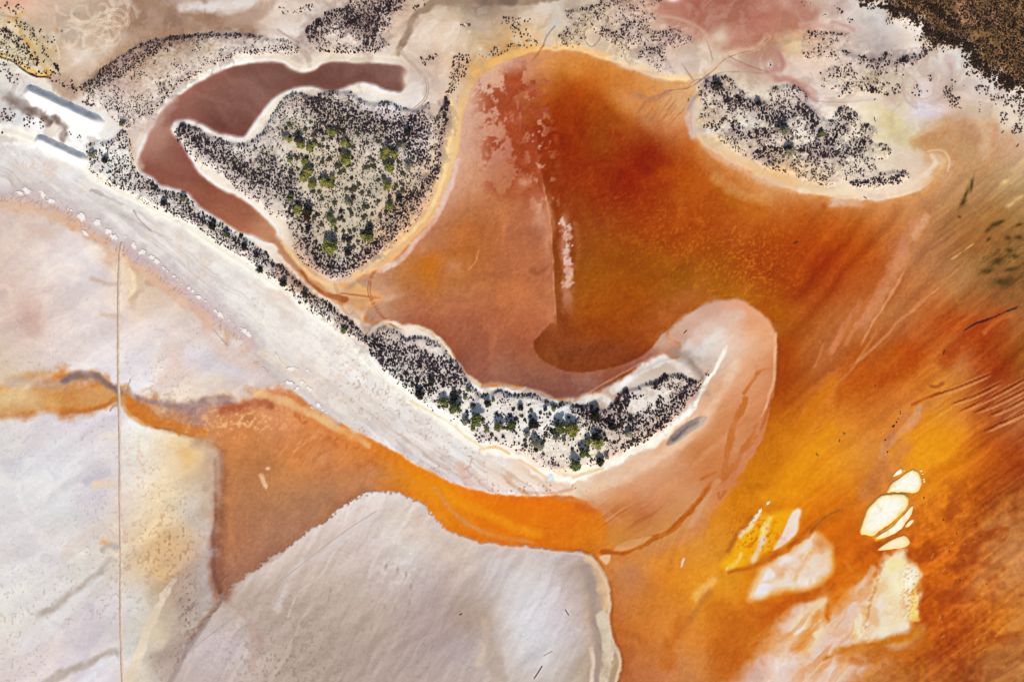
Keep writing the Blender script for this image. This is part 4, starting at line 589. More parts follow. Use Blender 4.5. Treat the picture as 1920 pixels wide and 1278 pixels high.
# ---------------------------------------------------------------- helpers
COL = scene.collection
def srgb(c):
    c = np.asarray(c, float) / 255.0
    return np.where(c <= 0.04045, c / 12.92, ((c + 0.055) / 1.055) ** 2.4)
def alb(c): return np.clip(srgb(c) / GAIN, 0.0, 0.9)
def wx(x): return (x - 960.0) * U
def wy(y): return (639.0 - y) * U
def tag(o, label=None, cat=None, group=None, kind=None):
    if label: o['label'] = label
    if cat: o['category'] = cat
    if group: o['group'] = group
    if kind: o['kind'] = kind
    return o
def link(name, me, parent=None):
    o = bpy.data.objects.new(name, me); COL.objects.link(o)
    if parent: o.parent = parent
    return o
def make_mesh(name, co, faces_flat, sizes, col=None, mat=None, smooth_=True):
    me = bpy.data.meshes.new(name)
    me.vertices.add(len(co)); me.vertices.foreach_set('co', np.ascontiguousarray(co, np.float32).ravel())
    me.loops.add(len(faces_flat)); me.loops.foreach_set('vertex_index', np.ascontiguousarray(faces_flat, np.int32))
    st = np.concatenate([[0], np.cumsum(sizes)[:-1]]).astype(np.int32)
    me.polygons.add(len(sizes)); me.polygons.foreach_set('loop_start', st); me.polygons.foreach_set('loop_total', np.asarray(sizes, np.int32))
    me.update(calc_edges=True); me.validate()
    if smooth_: me.polygons.foreach_set('use_smooth', np.ones(len(sizes), bool))
    if col is not None:
        at = me.attributes.new('tint', 'FLOAT_COLOR', 'POINT')
        at.data.foreach_set('color', np.ascontiguousarray(np.c_[col, np.ones(len(col))] if col.shape[1] == 3 else col, np.float32).ravel())
    if mat: me.materials.append(mat)
    return me
def nodes(name):
    m = bpy.data.materials.new(name); m.use_nodes = True; nt = m.node_tree
    return m, nt, nt.nodes['Principled BSDF'], nt.nodes, nt.links
def grain_material(name, rough=0.9, spec=0.15, amt=0.10, s1=1.1, s2=0.25, bump=0.35, bscale=0.8, const=None, stain=None):
    """colour from the mesh's own tint (or a constant), broken up by fine procedural grain and relief"""
    m, nt, b, N, L = nodes(name)
    tc = N.new('ShaderNodeTexCoord')
    if const is None:
        src = N.new('ShaderNodeAttribute'); src.attribute_name = 'tint'; csrc = src.outputs['Color']
    else:
        src = N.new('ShaderNodeRGB'); src.outputs[0].default_value = (*[float(v) for v in const], 1); csrc = src.outputs[0]
    if stain is not None:
        ns = N.new('ShaderNodeTexNoise'); ns.inputs['Scale'].default_value = stain[1]; ns.inputs['Detail'].default_value = 5; L.new(tc.outputs['Object'], ns.inputs['Vector'])
        rp = N.new('ShaderNodeValToRGB'); rp.color_ramp.elements[0].position = stain[2]; rp.color_ramp.elements[1].position = stain[3]; L.new(ns.outputs['Fac'], rp.inputs[0])
        mx = N.new('ShaderNodeMix'); mx.data_type = 'RGBA'; L.new(rp.outputs[0], mx.inputs['Factor']); L.new(csrc, mx.inputs['A']); mx.inputs['B'].default_value = (*[float(v) for v in stain[0]], 1); csrc = mx.outputs['Result']
    n1 = N.new('ShaderNodeTexNoise'); n1.inputs['Scale'].default_value = s1; n1.inputs['Detail'].default_value = 4; n1.inputs['Roughness'].default_value = 0.65
    L.new(tc.outputs['Object'], n1.inputs['Vector'])
    mr = N.new('ShaderNodeMapRange'); mr.inputs['From Min'].default_value = 0.25; mr.inputs['From Max'].default_value = 0.75; mr.inputs['To Min'].default_value = 1 - amt; mr.inputs['To Max'].default_value = 1 + amt
    L.new(n1.outputs['Fac'], mr.inputs['Value'])
    hs = N.new('ShaderNodeVectorMath'); hs.operation = 'MULTIPLY'; L.new(csrc, hs.inputs[0]); L.new(mr.outputs[0], hs.inputs[1])
    L.new(hs.outputs[0], b.inputs['Base Color'])
    b.inputs['Roughness'].default_value = rough; b.inputs['Specular IOR Level'].default_value = spec
    if bump:
        n2 = N.new('ShaderNodeTexNoise'); n2.inputs['Scale'].default_value = bscale; n2.inputs['Detail'].default_value = 5; L.new(tc.outputs['Object'], n2.inputs['Vector'])
        bp = N.new('ShaderNodeBump'); bp.inputs['Strength'].default_value = bump; bp.inputs['Distance'].default_value = 0.12
        L.new(n2.outputs['Fac'], bp.inputs['Height']); L.new(bp.outputs[0], b.inputs['Normal'])
    return m

# ---------------------------------------------------------------- ground sheet
ALB = alb(C)
rise = np.zeros_like(X)
hts = (1.3, .9, 1.3, .8, .7, .5, .9, .5, 1.2, .6)
for s, h in zip(VSD, hts): rise = np.maximum(rise, h * (1 - sstep(-9, 2, s + N12 * 2)))
dry = np.clip(landm + np.maximum(msk(sdP, 8), msk(sdQ, 8)) + mS, 0, 1)
POOL = P("1010 655 1060 690 1120 690 1200 665 1240 640 1200 625 1060 620")
wet_pond = mPo * 1.0
wet_lake = (1 - dry) * (1 - wet_pond)
Z = -0.22 + 0.34 * dry - 0.32 * wet_pond + rise
Z += dry * (1 - wet_pond) * (N3 * 0.020 + N12 * 0.045 + N40 * 0.12) + (1 - dry) * (N12 * 0.012) + mS * (.10 + N3 * .012) + below * BL * .05
Z += vegm * N3 * 0.08
def zat(x, y):
    j = int(np.clip(np.searchsorted(xs, x), 0, W - 1)); i = int(np.clip(np.searchsorted(ys, y), 0, H - 1))
    return float(Z[i, j])
def sheet(ii, jj, zz, keep=None, colr=None):
    h, w = len(ii), len(jj)
    gx = wx(xs[jj])[None, :] + np.zeros((h, 1)); gy = wy(ys[ii])[:, None] + np.zeros((1, w))
    co = np.stack([gx, gy, zz], -1).reshape(-1, 3)
    idx = np.arange(h * w).reshape(h, w)
    q = np.stack([idx[1:, :-1], idx[1:, 1:], idx[:-1, 1:], idx[:-1, :-1]], -1).reshape(-1, 4)
    if keep is not None:
        q = q[keep.reshape(-1)]
        used = np.unique(q); rm = np.full(h * w, -1); rm[used] = np.arange(len(used)); q = rm[q]; co = co[used]; colr = colr[used]
    return co, q.ravel(), np.full(len(q), 4), colr
M_ground = grain_material('salt_ground', 0.92, 0.12, 0.035, 1.6, .3, 0.07, 1.3)
co, fl_, sz, cc = sheet(np.arange(H), np.arange(W), Z, None, ALB.reshape(-1, 3))
tag(link('ground', make_mesh('ground', co, fl_, sz, cc, M_ground)), 'pale salt crusted lake bed with orange and pink stained flats', 'ground', kind='structure')
del co, fl_

# ---------------------------------------------------------------- brine
def water_material(name, rough):
    m, nt, b, N, L = nodes(name)
    at = N.new('ShaderNodeAttribute'); at.attribute_name = 'tint'
    L.new(at.outputs['Color'], b.inputs['Base Color']); b.inputs['Roughness'].default_value = rough; b.inputs['IOR'].default_value = 1.36
    tc = N.new('ShaderNodeTexCoord'); n = N.new('ShaderNodeTexNoise'); n.inputs['Scale'].default_value = 0.5; n.inputs['Detail'].default_value = 3
    L.new(tc.outputs['Object'], n.inputs['Vector'])
    bp = N.new('ShaderNodeBump'); bp.inputs['Strength'].default_value = 0.05; bp.inputs['Distance'].default_value = 0.05; L.new(n.outputs['Fac'], bp.inputs['Height']); L.new(bp.outputs[0], b.inputs['Normal'])
    tr = N.new('ShaderNodeBsdfTransparent'); mx = N.new('ShaderNodeMixShader')
    L.new(at.outputs['Alpha'], mx.inputs[0]); L.new(tr.outputs[0], mx.inputs[1]); L.new(b.outputs[0], mx.inputs[2])
    L.new(mx.outputs[0], N['Material Output'].inputs['Surface'])
    return m
M_water = water_material('shallow_brine', 0.22)
def water(name, mask, label, opac, comp):
    ii = np.arange(0, H, 2); jj = np.arange(0, W, 2)
    m = mask[np.ix_(ii, jj)]
    k = (np.maximum(np.maximum(m[:-1, :-1], m[1:, 1:]), np.maximum(m[:-1, 1:], m[1:, :-1])) > 0.35)
    cx = (X[np.ix_(ii, jj)][:-1, :-1] > -120) & (X[np.ix_(ii, jj)][:-1, :-1] < 2040) & (Y[np.ix_(ii, jj)][:-1, :-1] > -120) & (Y[np.ix_(ii, jj)][:-1, :-1] < 1398)
    al = (sstep(.45, .95, m) * opac).reshape(-1); col = np.c_[np.clip(ALB[np.ix_(ii, jj)].reshape(-1, 3) * (1 + comp * (1 - al))[:, None], 0, .92), al]
    co, f, s, c4 = sheet(ii, jj, np.zeros(m.shape), k & cx, col)
    return tag(link(name, make_mesh(name, co, f, s, c4, M_water)), label, 'water', kind='structure')
water('pond_water', wet_pond, 'dark brown brine pond curved round the shrubby triangular island', .55, 1.0)
water('lake_water', wet_lake, 'shallow orange brine spreading from the basin over the lake bed', .35, 1.0)

# ---------------------------------------------------------------- stockpiles of salt
M_salt = grain_material('heaped_salt', 0.85, 0.2, 0.10, 0.8, .3, 0.8, 0.9, const=(0.72, 0.70, 0.66))
def stockpile(name, a, b, half, h, label):
    ax, ay = wx(a[0]), wy(a[1]); bx, by = wx(b[0]), wy(b[1])
    d = Vector((bx - ax, by - ay, 0)); Ln = d.length; d.normalize(); n = Vector((-d.y, d.x, 0)); z0 = zat((a[0] + b[0]) / 2, (a[1] + b[1]) / 2) - .3
    prof = [(-1.12, 0.0), (-1.0, .10), (-.66, .42), (-.30, .80), (-.08, .985), (.02, 1.0), (.10, .97), (.34, .72), (.68, .36), (.98, .06), (1.10, 0.0)]
    NS = 44; V = []; F = []
    for i in range(NS + 1):
        t = i / NS; s = t * Ln
        e = min(s, Ln - s) ; k = min(1.0, e / (h * 1.05)); k = max(k, 0.02)
        wob = 1 + .05 * math.sin(t * 21 + a[0]) + .03 * math.sin(t * 47)
        for u, v in prof:
            hh = min(v * h * wob, h * k * (1.0 if v > .0 else 0)) if v > 0 else 0.0
            p = Vector((ax, ay, z0)) + d * (s - (1 - k) * .0) + n * (u * half * (.55 + .45 * k) * (1 + .04 * math.sin(t * 33 + u * 5)))
            V.append((p.x, p.y, z0 + hh + (.05 * math.sin(s * 3.1 + u * 9) if v > .05 else 0)))
    K = len(prof)
    for i in range(NS):
        for j in range(K - 1): F.append((i * K + j, (i + 1) * K + j, (i + 1) * K + j + 1, i * K + j + 1))
    F.append(tuple(range(K))); F.append(tuple(NS * K + j for j in range(K))[::-1])
    F = [f[::-1] for f in F]
    me = bpy.data.meshes.new(name); me.from_pydata(V, [], F); me.materials.append(M_salt)
    bm = bmesh.new(); bm.from_mesh(me); bmesh.ops.recalc_face_normals(bm, faces=bm.faces); bm.to_mesh(me); bm.free()
    me.polygons.foreach_set('use_smooth', np.ones(len(me.polygons), bool))
    return tag(link(name, me), label, 'stockpile', 'salt stockpiles beside the white road')
stockpile('salt_stockpile', (46, 168), (196, 238), 4.8, 4.6, 'longer of two white salt ridges, next to the pond, shaded along its upper side')
stockpile('salt_stockpile', (66, 259), (166, 306), 4.0, 3.8, 'shorter white salt ridge below the long one, left of the shrub strip')

# ---------------------------------------------------------------- straight earth bank
M_bank = grain_material('bank_earth', 0.92, 0.1, 0.12, 0.7, .3, 0.5, 1.2)
BANK = smooth(P("228 455 225 480 223 520 222 580 222 640 222 700 223 745 224 800 225 860 225 930 226 1000 227 1060 226 1120 227 1180 228 1230 230 1290 232 1400"), False, 10)
def ribbon(pts, prof, cols, zf, jit=.06):
    V = []; F = []; Cc = []; K = len(prof)
    for i, p in enumerate(pts):
        a = pts[max(i - 1, 0)]; b = pts[min(i + 1, len(pts) - 1)]; t = b - a; t = t / (np.hypot(*t) + 1e-9); n = np.array([-t[1], t[0]])
        for (u, v), c in zip(prof, cols):
            q = p + n * (u / U) * (1 + random.uniform(-jit, jit) * 2)
            V.append((wx(q[0]), wy(q[1]), zf(p) + v * (1 + random.uniform(-jit, jit) * 3))); Cc.append(np.array(c) * random.uniform(.9, 1.06))
    for i in range(len(pts) - 1):
        for j in range(K - 1): F.append((i * K + j, i * K + j + 1, (i + 1) * K + j + 1, (i + 1) * K + j))
    return V, F, alb(np.array(Cc))
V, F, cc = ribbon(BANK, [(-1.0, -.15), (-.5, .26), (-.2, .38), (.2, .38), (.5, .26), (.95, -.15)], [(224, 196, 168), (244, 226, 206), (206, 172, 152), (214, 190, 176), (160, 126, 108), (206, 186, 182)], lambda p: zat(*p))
fl_ = np.array(F).ravel()
tag(link('earth_bank', make_mesh('earth_bank', np.array(V), fl_, np.full(len(F), 4), cc, M_bank)), 'narrow straight earth bank running down the pale left flats', 'bank')

# ---------------------------------------------------------------- salt islets and slabs
M_islet = grain_material('stained_salt_crust', 0.8, 0.2, 0.05, 0.9, .3, 0.5, 1.4, stain=(alb((238, 196, 96)), .12, .58, .80))  # cream islet salt, tinted per vertex, with patches of amber stain
M_slab = grain_material('white_salt_crust', 0.8, 0.2, 0.06, 0.9, .3, 0.5, 1.6)
def crust(name, pts, h, mat, z, jit=.6, cols=None):
    q = smooth(pts, True, 3); n = len(q)
    q = q + np.array([[random.uniform(-jit, jit), random.uniform(-jit, jit)] for _ in q])
    c = q.mean(0); V = []; Cc = []
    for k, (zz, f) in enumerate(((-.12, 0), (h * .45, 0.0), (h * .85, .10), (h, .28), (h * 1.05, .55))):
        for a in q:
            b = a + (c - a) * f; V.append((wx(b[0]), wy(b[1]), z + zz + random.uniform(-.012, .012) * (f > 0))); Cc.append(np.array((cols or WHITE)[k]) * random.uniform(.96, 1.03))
    V.append((wx(c[0]), wy(c[1]), z + h)); Cc.append(np.array((cols or WHITE)[4])); F = []
    for k in range(4):
        for i in range(n):
            m = (i + 1) % n; F.append((k * n + i, k * n + m, (k + 1) * n + m, (k + 1) * n + i))
    for i in range(n): F.append((4 * n + i, 4 * n + (i + 1) % n, 5 * n))
    me = bpy.data.meshes.new(name); me.from_pydata(V, [], F); me.materials.append(mat)
    at = me.attributes.new('tint', 'FLOAT_COLOR', 'POINT'); at.data.foreach_set('color', np.c_[alb(np.clip(np.array(Cc), 0, 255)), np.ones(len(Cc))].astype(np.float32).ravel())
    bm = bmesh.new(); bm.from_mesh(me); bmesh.ops.recalc_face_normals(bm, faces=bm.faces); bm.to_mesh(me); bm.free()
    me.polygons.foreach_set('use_smooth', np.ones(len(me.polygons), bool))
    return link(name, me)
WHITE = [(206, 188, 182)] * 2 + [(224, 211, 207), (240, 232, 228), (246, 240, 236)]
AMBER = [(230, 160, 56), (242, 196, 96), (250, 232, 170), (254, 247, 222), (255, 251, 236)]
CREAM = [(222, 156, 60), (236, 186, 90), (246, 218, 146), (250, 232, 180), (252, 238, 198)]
ISLETS = (
 ("1663 921 1673 905 1688 894 1701 884 1712 880 1722 885 1726 896 1728 906 1722 919 1716 923 1695 922 1678 922", "uppermost large white salt islet in the amber water"),
 ("1674 893 1681 884 1689 878 1692 885 1684 890", "small white salt sliver off the upper left of the topmost islet"),
 ("1612 998 1618 977 1629 949 1642 936 1653 928 1670 925 1687 924 1699 928 1704 936 1701 950 1687 964 1670 980 1652 992 1640 1002 1626 1003", "largest clean white salt islet, second of the row"),
 ("1712 946 1711 957 1706 968 1697 980 1690 991 1670 1003 1648 1010 1642 1006 1668 993 1684 975 1697 962", "long white salt islet along the right side of the largest one"),
 ("1697 986 1703 978 1711 973 1713 977 1703 987", "tiny cream salt islet right of the long one"),
 ("1645 1031 1664 1016 1690 1004 1700 1005 1706 1016 1697 1025 1678 1028", "wedge of cream salt between the white islets and the pale shoal"))
for i, (s, lab) in enumerate(ISLETS):
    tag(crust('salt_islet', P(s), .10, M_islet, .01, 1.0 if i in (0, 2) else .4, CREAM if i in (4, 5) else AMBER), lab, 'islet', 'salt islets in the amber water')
for x, y in ((1695, 882), (1727, 882), (1730, 888), (1732, 898), (1733, 902)):
    r = random.uniform(1.2, 2.2); pts = np.array([[x + r * math.cos(a) * random.uniform(.7, 1.2), y + r * math.sin(a) * random.uniform(.7, 1.2)] for a in np.arange(0, 6.2, .9)])
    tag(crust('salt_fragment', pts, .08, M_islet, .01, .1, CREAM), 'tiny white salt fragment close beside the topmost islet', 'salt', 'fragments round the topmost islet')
for x, y, l, w, a in ((1440, 942, 6, 3, -50), (1425, 957, 6, 3.2, -60), (1413, 973, 4, 1.5, -45)):
    c_, s_ = math.cos(math.radians(a)), math.sin(math.radians(a))
    pts = np.array([[x + c_ * l * math.cos(t) - s_ * w * math.sin(t), y + s_ * l * math.cos(t) + c_ * w * math.sin(t)] for t in np.arange(0, 6.2, .6)])
    tag(crust('salt_fragment', pts, .08, M_islet, .01, .8, CREAM), 'cream salt chip on the upper left edge of the yellow leaf shaped shoal', 'salt', 'chips on the yellow shoal')
SLABS = ((50, 357, 12, 6), (38, 362, 7, 4), (80, 366, 11, 6), (96, 376, 9, 5), (113, 380, 4, 2), (134, 394, 4, 2), (128, 391, 3, 1.6), (155, 406, 13, 8), (182, 417, 8, 6), (170, 411, 3, 2), (204, 434, 8, 6), (214, 444, 9, 6), (160, 436, 8, 4), (235, 443, 4, 2.5), (250, 460, 9, 5), (267, 472, 8, 5), (284, 482, 9, 5), (293, 490, 7, 5), (307, 502, 6, 3), (315, 508, 4, 2), (327, 517, 5, 3), (334, 524, 4, 2), (340, 532, 3, 2), (354, 540, 6, 4), (362, 545, 5, 4), (372, 556, 7, 4), (386, 564, 4, 2.5), (404, 582, 6, 4), (413, 590, 8, 5), (430, 600, 4, 3), (438, 607, 3, 2), (457, 619, 8, 5), (467, 627, 7, 5),
 (495, 690, 4, 2), (502, 697, 3, 1.6), (547, 690, 12, 4), (577, 694, 5, 3), (542, 717, 9, 5), (567, 716, 6, 4), (580, 729, 7, 4), (537, 735, 3, 2), (597, 760, 7, 4), (585, 764, 5, 3), (604, 768, 4, 3), (613, 773, 5, 2.5), (520, 667, 9, 2), (556, 728, 7, 3))
for i, (x, y, l, w) in enumerate(SLABS):
    l0 = l; l, w = (l * 1.35, w * 1.35) if l >= 7 else (l * 1.1, w * 1.1)
    a = math.radians(30 + random.uniform(-25, 25)) if x < 500 else math.radians(random.uniform(-20, 60)) ; c_, s_ = math.cos(a), math.sin(a)
    pts = []
    for t in np.arange(0, 6.2, .5):
        r = random.uniform(.55, 1.15); pts.append([x + c_ * l * .8 * r * math.cos(t) - s_ * w * .85 * r * math.sin(t), y + s_ * l * .8 * r * math.cos(t) + c_ * w * .85 * r * math.sin(t)])
    big = l0 >= 8
    where = 'left of the earth bank' if x < 225 else ('right of the earth bank' if x < 480 else 'by the river bend')
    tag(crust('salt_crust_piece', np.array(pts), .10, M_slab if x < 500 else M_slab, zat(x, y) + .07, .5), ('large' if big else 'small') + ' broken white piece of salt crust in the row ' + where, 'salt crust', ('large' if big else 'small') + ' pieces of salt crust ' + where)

# ---------------------------------------------------------------- driftwood and stones
M_wood = grain_material('weathered_wood', 0.85, 0.15, 0.25, 2.0, .3, 0.4, 4.0, const=(0.035, 0.026, 0.022))
def stick(x, y, ang, ln, label):
    V = []; F = []
    def limb(p, q, r0, r1, n=5, seg=4):
        b0 = len(V)
        p = Vector(p); q = Vector(q); d = (q - p).normalized(); s = d.cross(Vector((0, 0, 1))).normalized(); u = s.cross(d)
        for k in range(seg + 1):
            t = k / seg; c = p.lerp(q, t) + s * math.sin(t * 4 + x) * .08; r = r0 + (r1 - r0) * t
            for j in range(n): V.append(tuple(c + s * r * math.cos(6.283 * j / n) + u * r * math.sin(6.283 * j / n)))
        for k in range(seg):
            for j in range(n): F.append((b0 + k * n + j, b0 + k * n + (j + 1) % n, b0 + (k + 1) * n + (j + 1) % n, b0 + (k + 1) * n + j))
        F.append(tuple(b0 + j for j in range(n))[::-1]); F.append(tuple(b0 + seg * n + j for j in range(n)))
    a = math.radians(ang); L = ln * U; z = max(zat(x, y), 0.0) + .12; X0, Y0 = wx(x), wy(y); dx, dy = math.cos(a) * L / 2, math.sin(a) * L / 2
    limb((X0 - dx, Y0 - dy, z), (X0 + dx, Y0 + dy, z + .15), .24, .13)
    limb((X0 + dx * .2, Y0 + dy * .2, z + .05), (X0 + dx * .75 - dy * .4, Y0 + dy * .75 + dx * .4, z + .3), .10, .05, 4, 2)
    limb((X0 - dx * .3, Y0 - dy * .3, z + .05), (X0 + dx * .1 + dy * .3, Y0 + dy * .1 - dx * .3, z + .2), .08, .04, 4, 2)
    me = bpy.data.meshes.new('driftwood'); me.from_pydata(V, [], F); me.materials.append(M_wood)
    return tag(link('driftwood', me), label, 'driftwood', 'driftwood lying on the flats')
for x, y, a, l, lab in ((1493, 455, 32, 8, 'dark driftwood branch lying alone in the deep orange basin'), (1622, 371, -40, 7, 'dark driftwood branch off the south shore of the eastern shrub island'), (1285, 622, 46, 8, 'short dark driftwood branch on the pale inner shore of the hooked spit'), (1640, 225, -80, 9, 'dark driftwood branch on the yellow mud right of the eastern shrub island'), (1880, 248, 40, 6, 'dark driftwood branch near the shrubs at the right edge'), (1908, 273, 55, 7, 'lowest dark driftwood branch at the right edge'), (1800, 203, -25, 7, 'driftwood branch by the dark shrub clump near the scrub'), (1640, 187, 40, 4, 'small driftwood branch at the head of the yellow mud'), (1532, 852, -50, 6, 'dark driftwood branch on the amber flat, left of the salt islets'), (1583, 812, -30, 5, 'small dark driftwood branch on the amber flat, above the others'), (1574, 826, 60, 5, 'dark driftwood twig in the dotted line on the amber flat'), (864, 1151, 20, 6, 'lone dark branch lying on the grey salt slab'), (1770, 660, 80, 9, 'forked dark branch standing out on the orange flat at the right'), (1291, 188, 70, 6, 'dark branch on the sand bar left of the eastern shrub island')):
    stick(x, y, a, l, lab)
M_stone = grain_material('dark_stone', 0.9, 0.1, 0.3, 1.5, .3, 0.5, 3.0, const=(0.03, 0.022, 0.02))
def stone(x, y, r, label, group):
    bm = bmesh.new(); bmesh.ops.create_icosphere(bm, subdivisions=2, radius=1.0)
    ph = random.uniform(0, 9)
    for v in bm.verts:
        k = 1 + .22 * math.sin(v.co.x * 3 + ph) * math.cos(v.co.y * 4 + ph) + .12 * math.sin(v.co.z * 7 + ph)
        v.co = Vector((v.co.x * r * U * k, v.co.y * r * U * .8 * k, v.co.z * r * U * .6 * k))
    me = bpy.data.meshes.new('stone'); bm.to_mesh(me); bm.free(); me.materials.append(M_stone)
    o = tag(link('stone', me), label, 'stone', group); o.location = (wx(x), wy(y), max(zat(x, y), 0) + .1); o.rotation_euler = (0, 0, ph)
for x, y, r in ((1688, 771, 1.2), (1688.5, 775, 1.4), (1684, 785, 1.3), (1681, 791, 1.6), (1675, 799, 2.4), (1677, 797, 1.3), (1660, 825, 1.6), (1664, 847, 1.6), (1641, 723, 1.4)):
    stone(x, y, r, 'small dark stone in the short line above the salt islets', 'dark stones above the salt islets')
for x, y, r in ((1732, 933, 1.5), (1794, 1000, 1.3), (1807, 1050, 1.4), (1800, 1087, 1.5), (1780, 1033, 1.4), (1769, 974, 1.5), (1850, 1095, 1.2)):
    stone(x, y, r, 'small dark stone on the brown flat right of the salt islets', 'dark stones right of the salt islets')

# ---------------------------------------------------------------- low shrubs
M_leaf = grain_material('shrub_leaves', 0.8, 0.12, 0.25, 2.5, .3, 0.0)
PURP = [(64, 47, 55), (50, 38, 48), (78, 60, 64), (58, 48, 54), (96, 78, 80), (122, 104, 104)]
DARK = [(42, 33, 40), (32, 26, 36), (56, 44, 48)]
OLIV = [(92, 90, 70), (78, 76, 62), (104, 98, 78), (66, 62, 54), (84, 82, 76)]
BROWN = [(62, 43, 35), (47, 35, 29), (74, 54, 39), (37, 28, 26), (60, 52, 34), (92, 70, 46)]
NWP = [(60, 52, 46), (44, 40, 40), (80, 70, 54)]
cells = np.random.default_rng(11)
def fn(x, y, sc, s): return fbm(x, y, sc, 3, s)
def near(x, y, paths):
    k = np.zeros(len(x))
    for s, w in paths:
        d = seg_dist(x, y, smooth(P(s), False, 3), False); k = np.maximum(k, 1 - sstep(w * .5, w * 1.3, d))
    return k
def spots(x, y, ls):
    k = np.zeros(len(x))
    for px, py, rx, ry in ls: k = np.maximum(k, np.exp(-(((x - px) / rx) ** 2 + ((y - py) / ry) ** 2)))
    return k
def scatter(outline, sp, base, namp, nsc, dark=(), bare=(), green=(), edge=0, seed=1, size=(.8, 1.75), pal=PURP, pal2=OLIV, aniso=None, en=0):
    """places of the shrubs of one area: x, y, radius, colour"""
    o = smooth(outline, True, 3); lo = np.maximum(o.min(0), [-60, -60]); hi = np.minimum(o.max(0), [1990, 1340])
    gx, gy = np.meshgrid(np.arange(lo[0], hi[0], sp), np.arange(lo[1], hi[1], sp)); x = gx.ravel() + cells.uniform(-.55, .55, gx.size) * sp; y = gy.ravel() + cells.uniform(-.55, .55, gx.size) * sp
    sd = seg_dist(x, y, o, True); ok = sd + fn(x, y, 12, 4) * (4 + en) + fn(x, y, 40, 2) * en < -.5 + en * 1.2; x, y, sd = x[ok], y[ok], sd[ok]
    dk = near(x, y, dark) if dark else np.zeros(len(x)); br = spots(x, y, bare) if bare else np.zeros(len(x)); gr = spots(x, y, green) if green else np.zeros(len(x))
    if edge: dk = np.maximum(dk, (1 - sstep(edge * .4, edge, -sd)) * .6)
    nz = fn(x, y, nsc, seed) if aniso is None else fbm((x * math.cos(aniso) + y * math.sin(aniso)) * .35, -x * math.sin(aniso) + y * math.cos(aniso), nsc, 3, seed)
    clump = fn(x + 300, y, nsc * 3, seed + 3)
    fine = fbm(x + 900, y, 7.5, 2, seed + 5); p = sstep(-.26, .14, fine * .8 + (base - .47) * 1.5 + namp * .45 * nz + .25 * clump + .62 * dk - .95 * br)
    if en: p = p * sstep(en * 1.3, -12, sd + fn(x, y, 16, 3) * 8)
    ok = cells.random(len(x)) < p; x, y, dk, gr, nz = x[ok], y[ok], dk[ok], gr[ok], nz[ok]
    r = (size[0] * .85 + (size[1] * 1.25 - size[0] * .85) * cells.random(len(x)) ** 1.7) * (1 + .35 * dk + .2 * np.clip(nz, 0, 1)) * (1 - .22 * gr)
    a = np.array(pal, float)[cells.integers(0, len(pal), len(x))]; b = np.array(pal2, float)[cells.integers(0, len(pal2), len(x))]; d = np.array(DARK, float)[cells.integers(0, len(DARK), len(x))]
    g = (cells.random(len(x)) < gr)[:, None]; c = np.where(g, b, a); c = c + (d - c) * (dk * .6)[:, None]
    return np.c_[x, y, r, c]
A = {}
A['isle'] = (scatter(ISLE, 3.1, .62, .55, 9, dark=(("345 245 390 275 440 305 490 335 540 350 562 385 572 420 590 462 612 495 640 508 680 482 705 462", 15), ("835 190 838 235 826 290 812 335 775 372 742 410 735 440 700 470", 9), ("592 195 640 220 690 235 740 250 780 235", 24), ("600 240 640 245", 14), ("545 360 555 400", 16), ("770 370 740 400 725 425", 14), ("500 300 540 330", 14), ("700 245 735 262 775 275 795 300", 12)),
    bare=((575, 350, 18, 16), (545, 275, 16, 12), (720, 270, 12, 16), (640, 415, 30, 22), (760, 210, 16, 10), (668, 192, 14, 8), (690, 200, 16, 10), (730, 340, 10, 24), (600, 440, 20, 20), (796, 332, 9, 8), (810, 300, 8, 14)), green=((530, 225, 28, 45), (640, 330, 90, 70), (650, 420, 80, 50), (700, 350, 45, 45), (560, 290, 60, 40)), seed=2), 'low shrub on the triangular island inside the brown pond', 'triangular island')
bush = scatter(P('520 215 600 230 660 250 740 260 780 290 760 350 720 400 700 440 650 480 610 470 590 420 570 370 540 320 520 270'), 8.0, .5, .5, 20, seed=3, size=(1.7, 3.1), pal=OLIV, pal2=OLIV)
A['isle'] = (np.concatenate([A['isle'][0], bush]),) + A['isle'][1:]
bush = scatter(P('720 650 860 720 900 750 1080 775 1180 790 1150 840 1080 875 1000 850 900 810 800 745'), 10.0, .5, .5, 20, seed=4, size=(1.5, 2.8), pal=OLIV + DARK, pal2=OLIV)
A['strip'] = (scatter(STRIP, 3.0, .62, .5, 8, dark=(("250 312 282 338 302 358 333 363 358 375 372 395 405 412 445 439 475 455 505 480", 4), ("512 494 550 519 580 552 600 558 640 592 687 630", 4), ("270 345 330 372 370 405 440 450 500 490", 5)), bare=((320, 380, 16, 6), (540, 520, 16, 6)), green=((200, 300, 40, 20), (300, 370, 50, 12)), seed=4, pal=PURP + NWP), 'low shrub in the narrow strip between the pond and the white road', 'strip beside the white road')
